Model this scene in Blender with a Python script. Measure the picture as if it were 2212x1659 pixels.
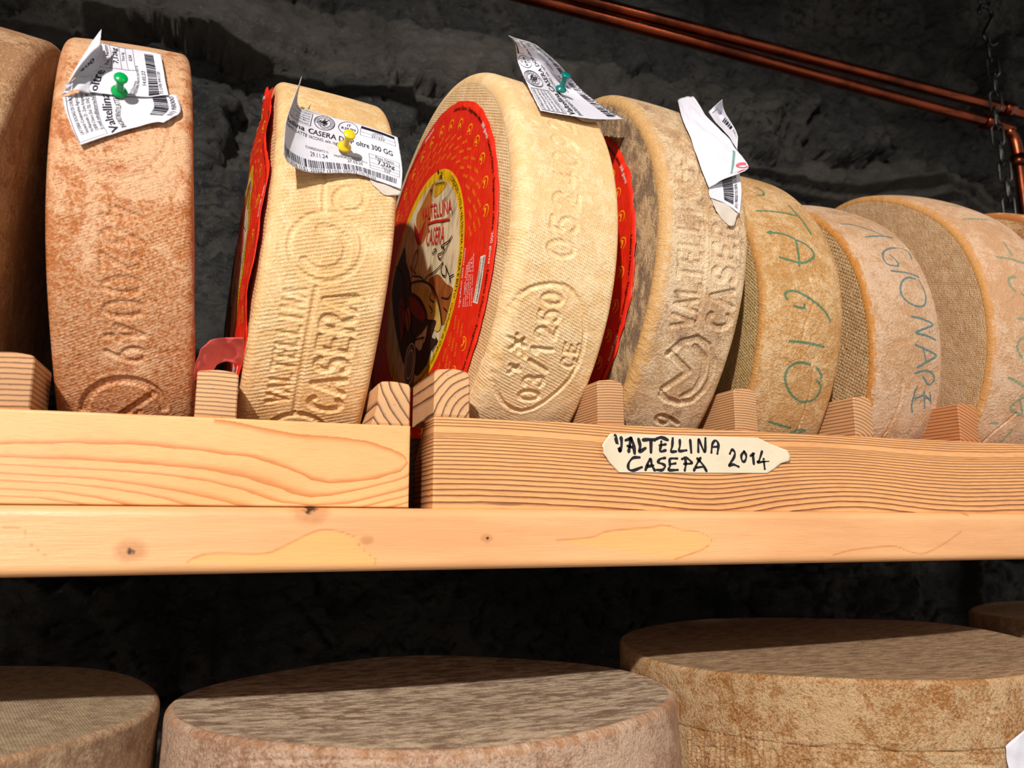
import bpy, math
import numpy as np
from mathutils import Vector, Matrix

# ------------------------------------------------------------------ camera, world, lights, exposure
SC = bpy.context.scene
COL = SC.collection
for _o in list(bpy.data.objects): bpy.data.objects.remove(_o)
F_PX = 1720.0
PITCH = math.atan(310.5 / F_PX)
YAW = math.atan(626 * math.cos(PITCH) / F_PX)
cam_d = bpy.data.cameras.new('camera'); cam = bpy.data.objects.new('camera', cam_d); COL.objects.link(cam)
cam.location = (0, -0.5, 1.3)
cam.rotation_euler = (math.pi / 2 + PITCH, 0, -YAW)
cam_d.sensor_width = 36; cam_d.lens = F_PX / 2212 * 36
cam_d.clip_start = 0.01
cam_d.dof.use_dof = True; cam_d.dof.focus_distance = 0.60; cam_d.dof.aperture_fstop = 9.0
SC.camera = cam
W = bpy.data.worlds.new('cellar_air'); SC.world = W; W.use_nodes = True
W.node_tree.nodes['Background'].inputs[0].default_value = (1.0, 0.95, 0.9, 1)
W.node_tree.nodes['Background'].inputs[1].default_value = 0.50
def spot_lamp(name, loc, energy, radius, color=(1, 1, 1), target=(0.3, 0.1, 1.3), cone=100, blend=.3):
    d = bpy.data.lights.new(name, 'SPOT'); d.energy = energy; d.shadow_soft_size = radius; d.color = color
    d.spot_size = math.radians(cone); d.spot_blend = blend
    o = bpy.data.objects.new(name, d); COL.objects.link(o); o.location = loc
    o.rotation_euler = (Vector(target) - Vector(loc)).to_track_quat('-Z', 'Y').to_euler()
    return o
spot_lamp('aisle_spot', (-0.75, -1.75, 2.40), 272, 0.026, (1, .955, .92), (0.27, 0.10, 1.20), 55, .5)
spot_lamp('right_fill_spot', (1.3, -1.6, 2.40), 46, 0.12, (1, .92, .84), (0.65, 0.1, 1.18), 50, .8)  # added fill lamp, brightens the right-hand and lower wheels
SC.view_settings.view_transform = 'Standard'; SC.view_settings.look = 'None'
SC.view_settings.gamma = 1; SC.view_settings.use_curve_mapping = False
SC.view_settings.exposure = 0.0
# ------------------------------------------------------------------ measured shapes: wheels, imprints, marker lines, paper, print, grain
WH={'W0':[-.318,.168,1.489,.168,.046,1,0],'W1':[-.1945,.1677,1.491,.1704,.0483,4.48,3.31],'W2':[-.0782,.1683,1.4917,.1723,.0395,-4.19,3.79],'W3':[.0458,.1678,1.4876,.1684,.041,3.29,3.3],'W4':[.1969,.1663,1.5102,.1829,.0413,3.73,6.01],'W5':[.3195,.164,1.5125,.1817,.0381,3.7,2.34],'W6':[.4328,.1686,1.4796,.1632,.0406,-.95,-.81],'W7':[.541,.1682,1.4687,.1553,.0421,-2.44,3.03],'W8':[.6777,.168,1.4854,.1667,.0455,-1.18,-.06],'W9':[.835,.168,1.487,.169,.042,0,0]}
LW={'L1':[-.2183,.1144,1.1909,.1857,.1,-1.52,-.34],'L2':[.1542,.1163,1.1802,.1829,.0905,.15,-1.37],'L3':[.527,.1215,1.1973,.1871,.107,1.08,.22],'L4':[.955,.12,1.205,.165,.114,0,0]}
IMP={'W2':[([[-.02268,-.12983],[-.02254,-.12811],[-.02226,-.12642],[-.02185,-.12477],[-.0213,-.12316],[-.02063,-.12162],[-.01983,-.12013],[-.01892,-.11872],[-.01789,-.11739],[-.01675,-.11614],[-.01552,-.11499],[-.01419,-.11393],[-.01278,-.11298],[-.01129,-.11213],[-.00973,-.11139],[-.00811,-.11077],[-.00645,-.11027],[-.00474,-.10989],[-.003,-.10964],[-.00125,-.10951],[.00052,-.1095],[.00228,-.10963],[.00402,-.10988],[.00575,-.11026],[.00743,-.11076],[.00907,-.11139],[.01066,-.11214],[.01217,-.11301],[.01361,-.11399],[.01496,-.11508],[.01622,-.11628],[.01737,-.11757],[.01841,-.11896],[.01932,-.12043],[.02011,-.12197],[.02076,-.12359],[.02128,-.12526],[.02165,-.12699],[.02188,-.12875],[.02195,-.13055]],.0022,-.0014),([[.01531,-.11999],[-.00112,-.13375],[-.00836,-.14174]],.0018,-.0013),([[.00756,-.13211],[.00217,-.13936]],.0012,-.001),([[.02519,.08174],[.02581,.07791],[.0263,.07412],[.02666,.07037],[.02688,.06667],[.02697,.06305],[.02692,.0595],[.02675,.05603],[.02644,.05264],[.02601,.04936],[.02545,.04618],[.02477,.0431],[.02397,.04014],[.02306,.0373],[.02204,.03459],[.02092,.03201],[.01969,.02956],[.01838,.02725],[.01698,.02509],[.01549,.02308],[.01394,.02121],[.01231,.01951],[.01063,.01796],[.00889,.01657],[.00711,.01535],[.00529,.01429],[.00344,.0134],[.00157,.01268],[-.00031,.01213],[-.0022,.01175],[-.00409,.01154],[-.00597,.0115],[-.00784,.01163],[-.00968,.01193],[-.01149,.01239],[-.01327,.01302],[-.015,.01381],[-.01668,.01476],[-.0183,.01587],[-.01986,.01713],[-.02135,.01855],[-.02277,.02011],[-.02411,.02182],[-.02537,.02366],[-.02654,.02565],[-.02762,.02776],[-.02861,.03001],[-.0295,.03238],[-.03029,.03487],[-.03098,.03747],[-.03156,.04018],[-.03204,.04301],[-.03241,.04593],[-.03266,.04895],[-.03281,.05206],[-.03285,.05526],[-.03277,.05855],[-.03258,.06191],[-.03228,.06534],[-.03186,.06883]],.0011,-.0008)],'W3':[([[-.00674,-.1225],[-.007,-.07475],[-.0059,-.03661]],.001,-.0012),([[.02062,-.00535],[.02068,-.00914],[.02014,-.01293],[.01901,-.0166],[.01732,-.02007],[.01511,-.02325],[.01245,-.02606],[.0094,-.02844],[.00604,-.03033],[.00247,-.03169],[-.00123,-.03249],[-.00496,-.03271],[-.00862,-.03235],[-.01212,-.03143],[-.01538,-.02997],[-.0183,-.02801],[-.02083,-.0256],[-.02289,-.0228],[-.02444,-.01967],[-.02543,-.01628],[-.02585,-.01272],[-.02568,-.00906],[-.02492,-.00539],[-.02359,-.0018],[-.02172,.00162],[-.01935,.00478],[-.01653,.0076],[-.01335,.00999],[-.00987,.01188],[-.00619,.0132],[-.00241,.0139],[.00137,.01396],[.00505,.01336],[.00853,.01214],[.01171,.01031],[.01451,.00794],[.01685,.0051],[.01868,.00187],[.01995,-.00164],[.02062,-.00535]],.0012,-.001),([[-.00787,.00096],[-.00628,.00149],[-.00466,.00184],[-.00303,.00202],[-.0014,.00201],[.0002,.00181],[.00174,.00144],[.00322,.00089],[.00461,.00016],[.00589,-.00072],[.00705,-.00175],[.00808,-.00291],[.00895,-.0042],[.00966,-.00558],[.01021,-.00705],[.01057,-.00858],[.01076,-.01015],[.01076,-.01175],[.01058,-.01334],[.01022,-.01492],[.00968,-.01646],[.00898,-.01795],[.00811,-.01936],[.0071,-.02067],[.00596,-.02188],[.00469,-.02297],[.00332,-.02392],[.00186,-.02472],[.00033,-.02537],[-.00125,-.02585],[-.00286,-.02617],[-.00448,-.02631],[-.00609,-.02629],[-.00766,-.02609],[-.00919,-.02572],[-.01065,-.02519],[-.01203,-.0245],[-.0133,-.02366],[-.01445,-.02269],[-.01547,-.02159]],.0024,-.0011),([[-.02173,-.14875],[-.02196,-.14677],[-.02206,-.14483],[-.02201,-.14291],[-.02183,-.14104],[-.02151,-.13923],[-.02106,-.13748],[-.02048,-.13579],[-.01978,-.13419],[-.01895,-.13267],[-.01801,-.13125],[-.01697,-.12992],[-.01582,-.1287],[-.01458,-.12759],[-.01325,-.1266],[-.01185,-.12572],[-.01037,-.12497],[-.00883,-.12435],[-.00724,-.12385],[-.00561,-.12349],[-.00395,-.12326],[-.00227,-.12317],[-.00057,-.12321],[.00112,-.1234],[.00281,-.12371],[.00448,-.12417],[.00611,-.12476],[.00771,-.12548],[.00926,-.12633],[.01074,-.12731],[.01216,-.12841],[.0135,-.12963],[.01476,-.13096],[.01592,-.1324],[.01698,-.13394],[.01793,-.13557],[.01876,-.13729],[.01947,-.13909],[.02006,-.14095],[.02052,-.14287]],.0016,-.0014),([[.01932,.02824],[.01927,.02673],[.01896,.02521],[.0184,.02372],[.01761,.02229],[.0166,.02096],[.01541,.01977],[.01406,.01873],[.01259,.01788],[.01105,.01724],[.00946,.01682],[.00787,.01662],[.00631,.01665],[.00484,.01692],[.00348,.01741],[.00227,.01811],[.00124,.01901],[.00041,.02008],[-.00019,.0213],[-.00054,.02264],[-.00064,.02406],[-.00048,.02555],[-.00007,.02704],[.00058,.02852],[.00146,.02994],[.00255,.03126],[.00382,.03245],[.00523,.03348],[.00675,.0343],[.00835,.0349],[.00997,.03527],[.01157,.03538],[.01312,.03523],[.01457,.03483],[.01588,.03419],[.01701,.03333],[.01795,.03227],[.01865,.03105],[.01912,.02969],[.01932,.02824]],.0012,-.001),([[-.00802,.04022],[-.0068,.01407]],.0009,-.0009)],'W4':[([[-.00885,-.04559],[-.01741,-.04826],[-.02457,-.05166],[-.03018,-.05673],[-.03481,-.06561],[-.03796,-.07525],[-.03855,-.08557],[-.03755,-.0969],[-.03536,-.10955],[-.03276,-.1193],[-.02772,-.12912],[-.01995,-.13654],[-.01161,-.14035],[-.0043,-.14115],[.00361,-.13727],[.01043,-.13044],[.01742,-.12069],[.02314,-.11027],[.02615,-.09834],[.02638,-.08614],[.0242,-.07255],[.02046,-.0627],[.01476,-.05336],[.00768,-.04749],[.0002,-.04484],[-.00885,-.04559]],.0011,-.0014),([[-.03092,-.08735],[-.01787,-.09196]],.0012,-.0014),([[-.02823,-.09479],[-.02055,-.08661]],.0012,-.0014),([[-.02618,-.08445],[-.02162,-.09634]],.0012,-.0014),([[-.02459,-.10665],[-.01713,-.10877]],.0012,-.0014),([[-.02393,-.11214],[-.01907,-.1063]],.0012,-.0014),([[-.0208,-.0877],[-.01585,-.09862]],.0012,-.0014),([[-.03766,-.02158],[-.03395,-.03996],[-.03607,-.05306]],.0008,-.0005)],'W5':[([[-.00094,-.06716],[-.0005,-.04799],[-.00104,-.02974],[-.00175,-.00693],[-.00197,.02385]],.001,-.0011),([[-.01854,-.09039],[-.00955,-.08008],[.00254,-.07525],[.0141,-.07942],[.02184,-.09042],[.0241,-.10266],[.02224,-.11382],[.01604,-.12378],[.00607,-.12754],[-.00616,-.12584],[-.01225,-.12218]],.0022,-.0016),([[-.01711,-.08967],[.00319,-.10096],[-.01291,-.11782]],.0022,-.0015),([[.00224,-.08173],[.01399,-.08954],[.01708,-.10262],[.01453,-.11494],[.00587,-.12181]],.0022,-.0012),([[.00045,.0581],[-.00043,.05467],[-.00162,.05131],[-.00308,.04809],[-.0048,.04508],[-.00672,.04236],[-.00882,.03996],[-.01105,.03794],[-.01336,.03633],[-.0157,.03516],[-.01802,.03445],[-.02026,.03421],[-.02238,.03444],[-.02432,.03513],[-.02602,.03628],[-.02745,.03785],[-.02855,.03983],[-.02929,.04217],[-.02964,.04484],[-.02958,.04778],[-.0291,.05092],[-.02821,.05422],[-.02691,.05759],[-.02523,.06096],[-.02321,.06422],[-.02092,.0673],[-.01841,.07009],[-.01578,.07249],[-.01309,.07441],[-.01045,.07577],[-.00793,.07651],[-.00563,.07658],[-.0036,.07599],[-.00189,.07477],[-.00055,.07295],[.00041,.07062],[.00099,.06787],[.00117,.0648],[.00099,.06151],[.00045,.0581]],.0015,-.001),([[-.02065,.05507],[-.00794,.06623]],.0014,-.001),([[-.02312,.04757],[-.0119,.04542]],.0014,-.001),([[-.01473,.06406],[-.01641,.04288]],.0014,-.001),([[-.00511,.07767],[-.0111,.08685]],.0014,-.001),([[-.01719,.08335],[-.00899,.09383],[-.00372,.08854]],.0014,-.001),([[-.02146,.0352],[-.01371,.03102]],.0014,-.001)],'L3':[([[.00561,.23828],[-.02927,.23948]],.0005,-.0012),([[.00784,.22612],[-.02653,.22733]],.0005,-.0012),([[.01018,.2124],[-.02363,.21364]],.0005,-.0012),([[.01083,.20841],[-.02283,.20966]],.0005,-.0012),([[.01288,.19505],[-.02029,.19634]],.0005,-.0012),([[.01341,.19138],[-.01964,.19269]],.0005,-.0012),([[.01516,.17841],[-.01745,.17977]],.0005,-.0012),([[.01682,.16459],[-.01538,.16602]],.0005,-.0012),([[.00077,.15799],[.00726,.14596],[.01068,.13032],[.01167,.1151],[.0103,.10014],[.00613,.08532],[.00269,.07431],[-.00137,.06632],[-.00894,.06072]],.0007,-.001),([[-.00557,.14508],[-.00626,.14518],[-.00694,.14536],[-.0076,.14562],[-.00821,.14595],[-.00876,.14635],[-.00924,.1468],[-.00964,.1473],[-.00994,.14782],[-.01014,.14837],[-.01022,.14891],[-.0102,.14945],[-.01007,.14996],[-.00984,.15043],[-.0095,.15085],[-.00907,.15121],[-.00855,.1515],[-.00797,.15171],[-.00734,.15184],[-.00667,.15187],[-.00598,.15182],[-.00528,.15169],[-.00461,.15146],[-.00397,.15116],[-.00338,.15079],[-.00286,.15036],[-.00241,.14988],[-.00206,.14937],[-.00181,.14883],[-.00167,.14828],[-.00164,.14774],[-.00172,.14721],[-.00191,.14672],[-.00221,.14628],[-.0026,.14589],[-.00308,.14557],[-.00363,.14532],[-.00424,.14516],[-.00489,.14508],[-.00557,.14508]],.0008,-.001),([[-.00335,.11956],[-.00403,.11966],[-.00469,.11984],[-.00533,.12009],[-.00592,.12042],[-.00644,.12081],[-.0069,.12125],[-.00727,.12173],[-.00755,.12224],[-.00772,.12277],[-.00779,.12329],[-.00774,.12381],[-.00759,.1243],[-.00734,.12475],[-.00699,.12515],[-.00655,.12549],[-.00604,.12577],[-.00546,.12596],[-.00483,.12608],[-.00417,.12611],[-.00349,.12605],[-.00281,.12592],[-.00216,.1257],[-.00154,.12541],[-.00097,.12505],[-.00048,.12463],[-.00006,.12416],[.00027,.12366],[.00049,.12314],[.00061,.12261],[.00062,.12209],[.00052,.12159],[.00031,.12111],[.00001,.12069],[-.00039,.12031],[-.00088,.12001],[-.00143,.11977],[-.00204,.11962],[-.00268,.11955],[-.00335,.11956]],.0008,-.001),([[-.00196,.0878],[-.00262,.08791],[-.00327,.08809],[-.00388,.08836],[-.00445,.08869],[-.00495,.08909],[-.00538,.08954],[-.00572,.09003],[-.00597,.09054],[-.00612,.09107],[-.00616,.0916],[-.00609,.09212],[-.00592,.09261],[-.00565,.09306],[-.00528,.09345],[-.00484,.09379],[-.00431,.09406],[-.00373,.09425],[-.0031,.09436],[-.00245,.09438],[-.00178,.09432],[-.00112,.09418],[-.00049,.09395],[.00011,.09366],[.00065,.09329],[.00112,.09287],[.00152,.0924],[.00181,.0919],[.00201,.09137],[.0021,.09084],[.00209,.09031],[.00197,.08981],[.00174,.08933],[.00142,.08891],[.00101,.08854],[.00051,.08823],[-.00004,.088],[-.00065,.08785],[-.00129,.08778],[-.00196,.0878]],.0008,-.001),([[.0097,.11376],[.00983,.11124],[.00318,.1123]],.0006,-.0009),([[.00854,.10633],[.00717,.10293],[.00351,.10576]],.0006,-.0009),([[.00298,.14215],[.00378,.13901]],.0006,-.0009),([[-.00068,.13731],[-.0028,.13239]],.0006,-.0009),([[.00005,.11406],[-.00115,.10816]],.0006,-.0009),([[.00855,.06098],[.00601,.03881],[.00407,.01536]],.0006,-.0009),([[.00003,.06082],[-.00016,.05375]],.0006,-.0009),([[-.00044,.04651],[-.00154,.03502]],.0006,-.0009),([[-.00177,.03144],[-.00249,.02155]],.0006,-.0009),([[.00644,.04797],[-.00036,.04843]],.0006,-.0009),([[.00545,.03413],[-.00155,.03479]],.0006,-.0009),([[.03282,.03434],[.02493,.0342]],.0007,-.0009),([[.02564,.02577],[.03344,.02395],[.03339,.00971],[.02643,.0116]],.0007,-.0009),([[.02919,.02423],[.02904,.01683]],.0007,-.0009)],'L2':[([[.02855,.17332],[.03213,.16631],[.03453,.1563],[.03769,.13353],[.03864,.11341],[.03995,.10072],[.03984,.06411],[.04053,.02892],[.04092,.01052]],.0006,-.0009),([[.03365,-.01857],[.03359,-.02497]],.0007,-.001)],'W6':[([[-.00139,.03057],[.0058,.01956],[.00763,-.00112],[-.00107,-.0164],[-.00545,-.03103]],.0006,-.0008),([[.00934,-.11079],[.01066,-.07261],[.00954,-.05246]],.0007,-.001)],'W7':[([[-.04038,.07517],[-.00278,.08232],[.03361,.08559]],.0006,-.0012),([[-.01354,-.04385],[-.01231,-.06506],[-.01694,-.08753],[-.01884,-.09543]],.0008,-.001)],'W8':[([[-.03092,-.11646],[-.02395,-.10338],[-.00742,-.08472]],.0007,-.001)]}
IMPT={'W2':[('4620049',[-.01229,-.00296],[.00304,-.09791],[.02113,.00086],.0011,-.001),('BO',[-.00884,.03241],[.00171,-.01613],[.01196,.00102],.001,-.0007)],'W3':[('VALTELLINA',[-.01209,-.11737],[.00033,.07885],[-.0132,-.00039],.0008,-.001),('CASERA',[.02262,-.12038],[-.0016,.08325],[-.0207,.00018],.0017,-.0016)],'W4':[('03/1250',[.00474,-.1326],[-.00369,.08333],[-.01535,-.00118],.0011,-.0013),('CE',[.02402,-.10264],[-.00183,.02121],[-.01055,-.00057],.0009,-.0012),('0524092',[.00405,-.02892],[.00721,.12487],[-.01998,-.00122],.0012,-.001)],'W5':[('VALTELLINA',[-.00265,-.06988],[-.00388,.11769],[-.01887,-.00159],.0012,-.0014),('CASERA',[.02747,-.06799],[-.00206,.10259],[-.01934,-.0009],.002,-.0017),('9',[.01534,-.14989],[-.00588,.01208],[-.01982,-.00006],.0013,-.0013)],'L3':[('8',[-.02927,.23948],[.00226,-.01096],[.02298,-.00161],.001,-.0018),('7',[-.02703,.22708],[.00234,-.01204],[.02261,-.00155],.001,-.0018),('1',[-.02362,.20816],[.00173,-.01013],[.02208,-.0015],.001,-.0018),('0',[-.02121,.19256],[.00171,-.01117],[.02168,-.00149],.001,-.0018),('0',[-.01945,.17911],[.00151,-.01118],[.02137,-.00149],.001,-.0018)]}
INK={'W6':[[[-.02259,.08549],[-.00295,.08587],[.01641,.08485]],[[.01589,.09906],[.01845,.08562],[.0205,.07557],[.02205,.06346]],[[-.00376,.12672],[-.00134,.11733],[-.00498,.11048],[-.01157,.10895]],[[-.02035,.06047],[-.00878,.05938],[.00164,.05469],[.00083,.0447],[-.00083,.03288],[-.00182,.02875]],[[-.01833,.0356],[-.01021,.03343],[-.00109,.0318],[.00738,.03372],[.01534,.03918],[.01623,.04484],[.01083,.05076],[.00387,.05412]],[[-.01819,-.00041],[-.0199,.00281],[-.01757,.00571],[-.01044,.0067],[-.00138,.00361],[.00917,-.00168],[.01826,-.00842],[.02282,-.01479]],[[-.01237,-.00557],[-.00385,-.00667],[-.00282,-.00326]],[[-.01619,-.03322],[-.00216,-.03344],[.017,-.03561]],[[.00441,-.05007],[-.00515,-.04924],[-.01327,-.05226],[-.01675,-.05899],[-.01436,-.06686],[-.00777,-.07472],[.00154,-.07989],[.00816,-.08077],[.01693,-.07792],[.02063,-.07083],[.0185,-.06545],[.01473,-.06291]],[[.01191,-.05235],[.01866,-.0587],[.01835,-.06113]],[[-.01974,-.0993],[-.00855,-.10196],[.00175,-.10396]],[[.00359,-.10857],[.01061,-.10603],[.01814,-.10661],[.01108,-.10916]],[[-.02214,.05989],[-.01837,.06162],[-.02003,.05912]]],'W7':[[[-.02536,.11435],[-.01261,.11183],[.0015,.10447],[.01405,.09735],[.02452,.09909]],[[-.01298,.09298],[.00533,.09642],[.02452,.09909]],[[-.01877,.14535],[.00016,.13692]],[[.02865,.07121],[.03159,.07996],[.02384,.08333],[.00751,.08002],[-.00518,.07419],[-.01081,.06659],[-.00919,.05928],[.00212,.05865],[.00347,.06439],[-.00051,.07073]],[[-.00912,.05215],[.00836,.0521],[.02413,.0501]],[[.0175,.04688],[.00763,.04683],[-.00296,.04086],[-.00807,.0308],[-.00398,.02338],[.00637,.01954],[.0166,.021],[.02218,.02682],[.02456,.03661],[.02225,.04646]],[[-.00208,.00976],[.013,.00804],[.02502,.00463],[.01139,-.00006],[.00013,-.00423],[.0125,-.00574],[.02592,-.00836]],[[-.00178,-.01421],[.01154,-.01783],[.02616,-.02216],[.01353,-.02758],[.00131,-.03292]],[[.00775,-.01588],[.01159,-.02766]],[[-.00107,-.03789],[.01022,-.03542],[.02016,-.03721],[.02486,-.04273],[.01779,-.0472],[.00888,-.04038]],[[.0039,-.07065],[.00097,-.06482],[.00165,-.0533],[.0036,-.04899]],[[.0031,-.05899],[.01408,-.05659],[.02526,-.06145]],[[.01319,-.05302],[.01835,-.06746]],[[.02131,-.05427],[.02571,-.06291]]],'W8':[[[-.01874,.06058],[-.00412,.05961],[.00956,.05675],[.01778,.05944]],[[.00183,.08035],[.00093,.06472]],[[-.00894,.0398],[-.01658,.03749],[-.01832,.03112],[-.0149,.02535]],[[-.00729,.023],[-.00348,.02034]],[[-.01812,-.00083],[-.00691,-.00076]],[[-.00789,-.01605],[-.01619,-.01859],[-.02086,-.02564],[-.01778,-.03224],[-.01473,-.03546]],[[-.02652,-.05366],[-.01344,-.05792],[-.00187,-.06302]],[[-.00003,-.06859],[-.00904,-.07175],[-.01671,-.08062],[-.00742,-.08472],[-.00057,-.08525],[-.00904,-.07175]],[[-.03082,-.09583],[-.02444,-.09567]],[[-.01164,-.11443],[-.00448,-.10135]],[[-.01353,.1495],[.00644,.14943]],[[-.02162,.11448],[.01395,.11921]]]}
P={'t3':[[[.03268,.01783,1.60438],[.03041,.01013,1.57885],[.04182,.01605,1.57726],[.06741,.02506,1.58034],[.08554,.02537,1.57815],[.10074,.02247,1.57307]],[[.02588,-.00905,1.5685],[.02547,-.00316,1.56206],[.03967,.00837,1.56305],[.06533,.01775,1.56512],[.08451,.01693,1.56244],[.10101,.01272,1.5565]],[[.02237,-.0189,1.54926],[.02362,-.01053,1.54549],[.03769,-.00027,1.54457],[.06576,.00931,1.54737],[.08525,.0095,1.54518],[.10166,.00642,1.54038]],[[.02158,-.02385,1.52612],[.02629,-.01701,1.5228],[.03978,-.00782,1.52333],[.06762,.00106,1.531],[.08472,.00401,1.52958],[.10055,.00312,1.52565]]],'t3b':[[[.0785,.00531,1.53296],[.08967,.00596,1.53009],[.10116,.00496,1.52706]],[[.08033,.00462,1.52755],[.08855,.00453,1.5239],[.10097,.00503,1.52488]],[[.08651,.00446,1.5233],[.08958,.00403,1.52034],[.09969,.00469,1.52156]]],'t3c':[[[.03283,.01801,1.58187],[.04436,.02311,1.58254],[.05637,.02709,1.58317]],[[.03369,.01434,1.5776],[.04429,.02146,1.57998],[.0586,.02552,1.5805]]],'t2a':[[[-.09374,.03451,1.61181],[-.0825,.03857,1.61327],[-.07025,.04227,1.61574],[-.05798,.03869,1.61345]],[[-.08812,.01834,1.58938],[-.07807,.02394,1.59379],[-.06608,.02646,1.59622],[-.0537,.02289,1.5935]],[[-.09198,.00784,1.5737],[-.07466,.01258,1.5764],[-.06254,.01501,1.57921],[-.05122,.01521,1.58109]],[[-.09159,.00207,1.55902],[-.0789,.00468,1.56082],[-.0608,.00697,1.56465],[-.04826,.00917,1.56928]]],'t2b':[[[-.10489,.00043,1.55207],[-.09219,.00524,1.56091],[-.07729,.00732,1.56323],[-.06077,.00984,1.56683],[-.04372,.01173,1.57199]],[[-.10155,-.00261,1.54092],[-.08903,.00146,1.54883],[-.07402,.00371,1.55337],[-.05847,.00589,1.55748],[-.04027,.00577,1.5579]],[[-.09686,-.00525,1.53037],[-.08526,-.00178,1.53807],[-.073,.00069,1.54453],[-.0597,.0023,1.54931],[-.04488,.00304,1.55092]],[[-.09137,-.0075,1.51993],[-.08003,-.00489,1.52826],[-.06793,-.00232,1.53653],[-.05411,.00001,1.54476],[-.04904,.00062,1.54599]]],'t2c':[[[-.09013,.01311,1.60879],[-.08796,.00021,1.58963],[-.0912,.02013,1.60316]],[[-.09566,-.00384,1.57856],[-.0936,-.00523,1.57569],[-.09276,.01126,1.5924]],[[-.10394,-.00423,1.55093],[-.10181,-.00447,1.55849],[-.09918,.0021,1.56941]]],'t2d':[[[-.09002,.01175,1.59666],[-.09104,.02518,1.60395],[-.0871,.01652,1.58748]],[[-.0954,.0043,1.581],[-.09372,.00946,1.58189],[-.0903,.01102,1.57843]],[[-.10176,-.00293,1.55961],[-.09968,.00267,1.56715],[-.09163,.00636,1.57192]]],'t2e':[[[-.10214,-.00298,1.5595],[-.09767,.00215,1.56826],[-.09173,.00671,1.5726]],[[-.10514,-.00038,1.5528],[-.09807,-.00188,1.55654],[-.09064,.00168,1.55801]]],'t4':[[[.20146,.00088,1.60114],[.20077,.02287,1.63225],[.20266,.05083,1.66887],[.19588,.03939,1.67716],[.18822,.03431,1.68061]],[[.2249,.00442,1.60357],[.22132,.03346,1.6394],[.21432,.04911,1.67032],[.20251,.03943,1.67718],[.19481,.03513,1.6801]],[[.25097,.00959,1.60785],[.24955,.06247,1.66056],[.22402,.04652,1.67234],[.20906,.03912,1.67745],[.20343,.03555,1.67986]],[[.28322,.02578,1.6222],[.26725,.06182,1.66139],[.23555,.04588,1.67291],[.21685,.03822,1.67813],[.21136,.03641,1.67933]]],'t4b':[[[.20472,.01337,1.61492],[.20833,.01113,1.61258]],[[.20384,.00679,1.60402],[.20902,.00633,1.60475]]],'t4c':[[[.23204,.01008,1.60737],[.24653,.01406,1.61026],[.26419,.02065,1.61597]],[[.24095,.01233,1.60604],[.2497,.01486,1.608],[.26628,.02194,1.61559]]],'t5a':[[[.35127,.05268,1.66637],[.35659,.0491,1.66896],[.36422,.04805,1.6695]],[[.33382,.01905,1.62769],[.34587,.0193,1.63296],[.35544,.01266,1.62839]],[[.33047,.00323,1.60278],[.34282,-.00007,1.60543],[.35978,-.00228,1.60732]],[[.32882,-.00521,1.586],[.34075,-.01064,1.58409],[.36315,-.01104,1.59214]],[[.32958,-.01182,1.56818],[.342,-.01654,1.57075],[.36665,-.01854,1.57584]],[[.33194,-.01576,1.55315],[.34402,-.01927,1.56115],[.36292,-.01959,1.57037]]],'t5b':[[[.38382,.0555,1.66309],[.3874,.05036,1.66697],[.39146,.04473,1.67103]],[[.37439,.03073,1.63812],[.39765,.05713,1.66135],[.39923,.0526,1.66485]],[[.37186,.01215,1.61725],[.38678,.02658,1.63224],[.39078,.0285,1.63542]],[[.36925,-.00278,1.59671],[.37545,.00456,1.60695],[.38214,.0128,1.61865]]],'t5c':[[[.33276,-.01485,1.55465],[.34774,-.01193,1.56422],[.36519,-.00939,1.5749]],[[.33208,-.01549,1.54964],[.34704,-.01427,1.5537],[.36262,-.01438,1.55597]],[[.33248,-.01623,1.54575],[.34553,-.01663,1.54251],[.35652,-.01874,1.53495]]],'t5d':[[[.33294,-.01561,1.54673],[.34601,-.01599,1.54317],[.35741,-.01757,1.53586]],[[.33625,-.01692,1.53646],[.34407,-.01703,1.53422],[.35504,-.01758,1.53353]],[[.34136,-.01735,1.52879],[.34741,-.01774,1.52441],[.35166,-.018,1.52501]]],'tl3':[[[.51325,-.06787,1.15295],[.53648,-.07128,1.16743]],[[.51414,-.0678,1.1269],[.53519,-.07122,1.13164]]],'strip3':[[[.00539,.01239,1.41723],[-.00165,.00857,1.41549],[-.00896,.00201,1.41254],[-.01536,-.00472,1.40769],[-.01873,-.00574,1.40076],[-.02143,.00143,1.39217]],[[.00634,.01809,1.41261],[-.0009,.01228,1.41256],[-.00799,.00697,1.40938],[-.01365,.00067,1.40388],[-.01732,0,1.39668],[-.02182,.00645,1.38799]],[[.00625,.0227,1.40638],[-.00022,.01878,1.40689],[-.00691,.013,1.40462],[-.01137,.00762,1.39974],[-.01462,.00553,1.39339],[-.0198,.00924,1.38747]],[[.00493,.02673,1.40167],[.00096,.02297,1.40186],[-.00457,.01703,1.40179],[-.00917,.01226,1.39791],[-.01303,.00996,1.39203],[-.01856,.00995,1.38824]]]}
PIN={'green':([-.07594,.0061,1.56383],[-.07355,-.00772,1.56699]),'yellow':([.0617,.00704,1.55124],[.06359,-.00642,1.55498]),'teal':([.23582,.0426,1.64748],[.23608,.02994,1.65493])}
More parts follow.
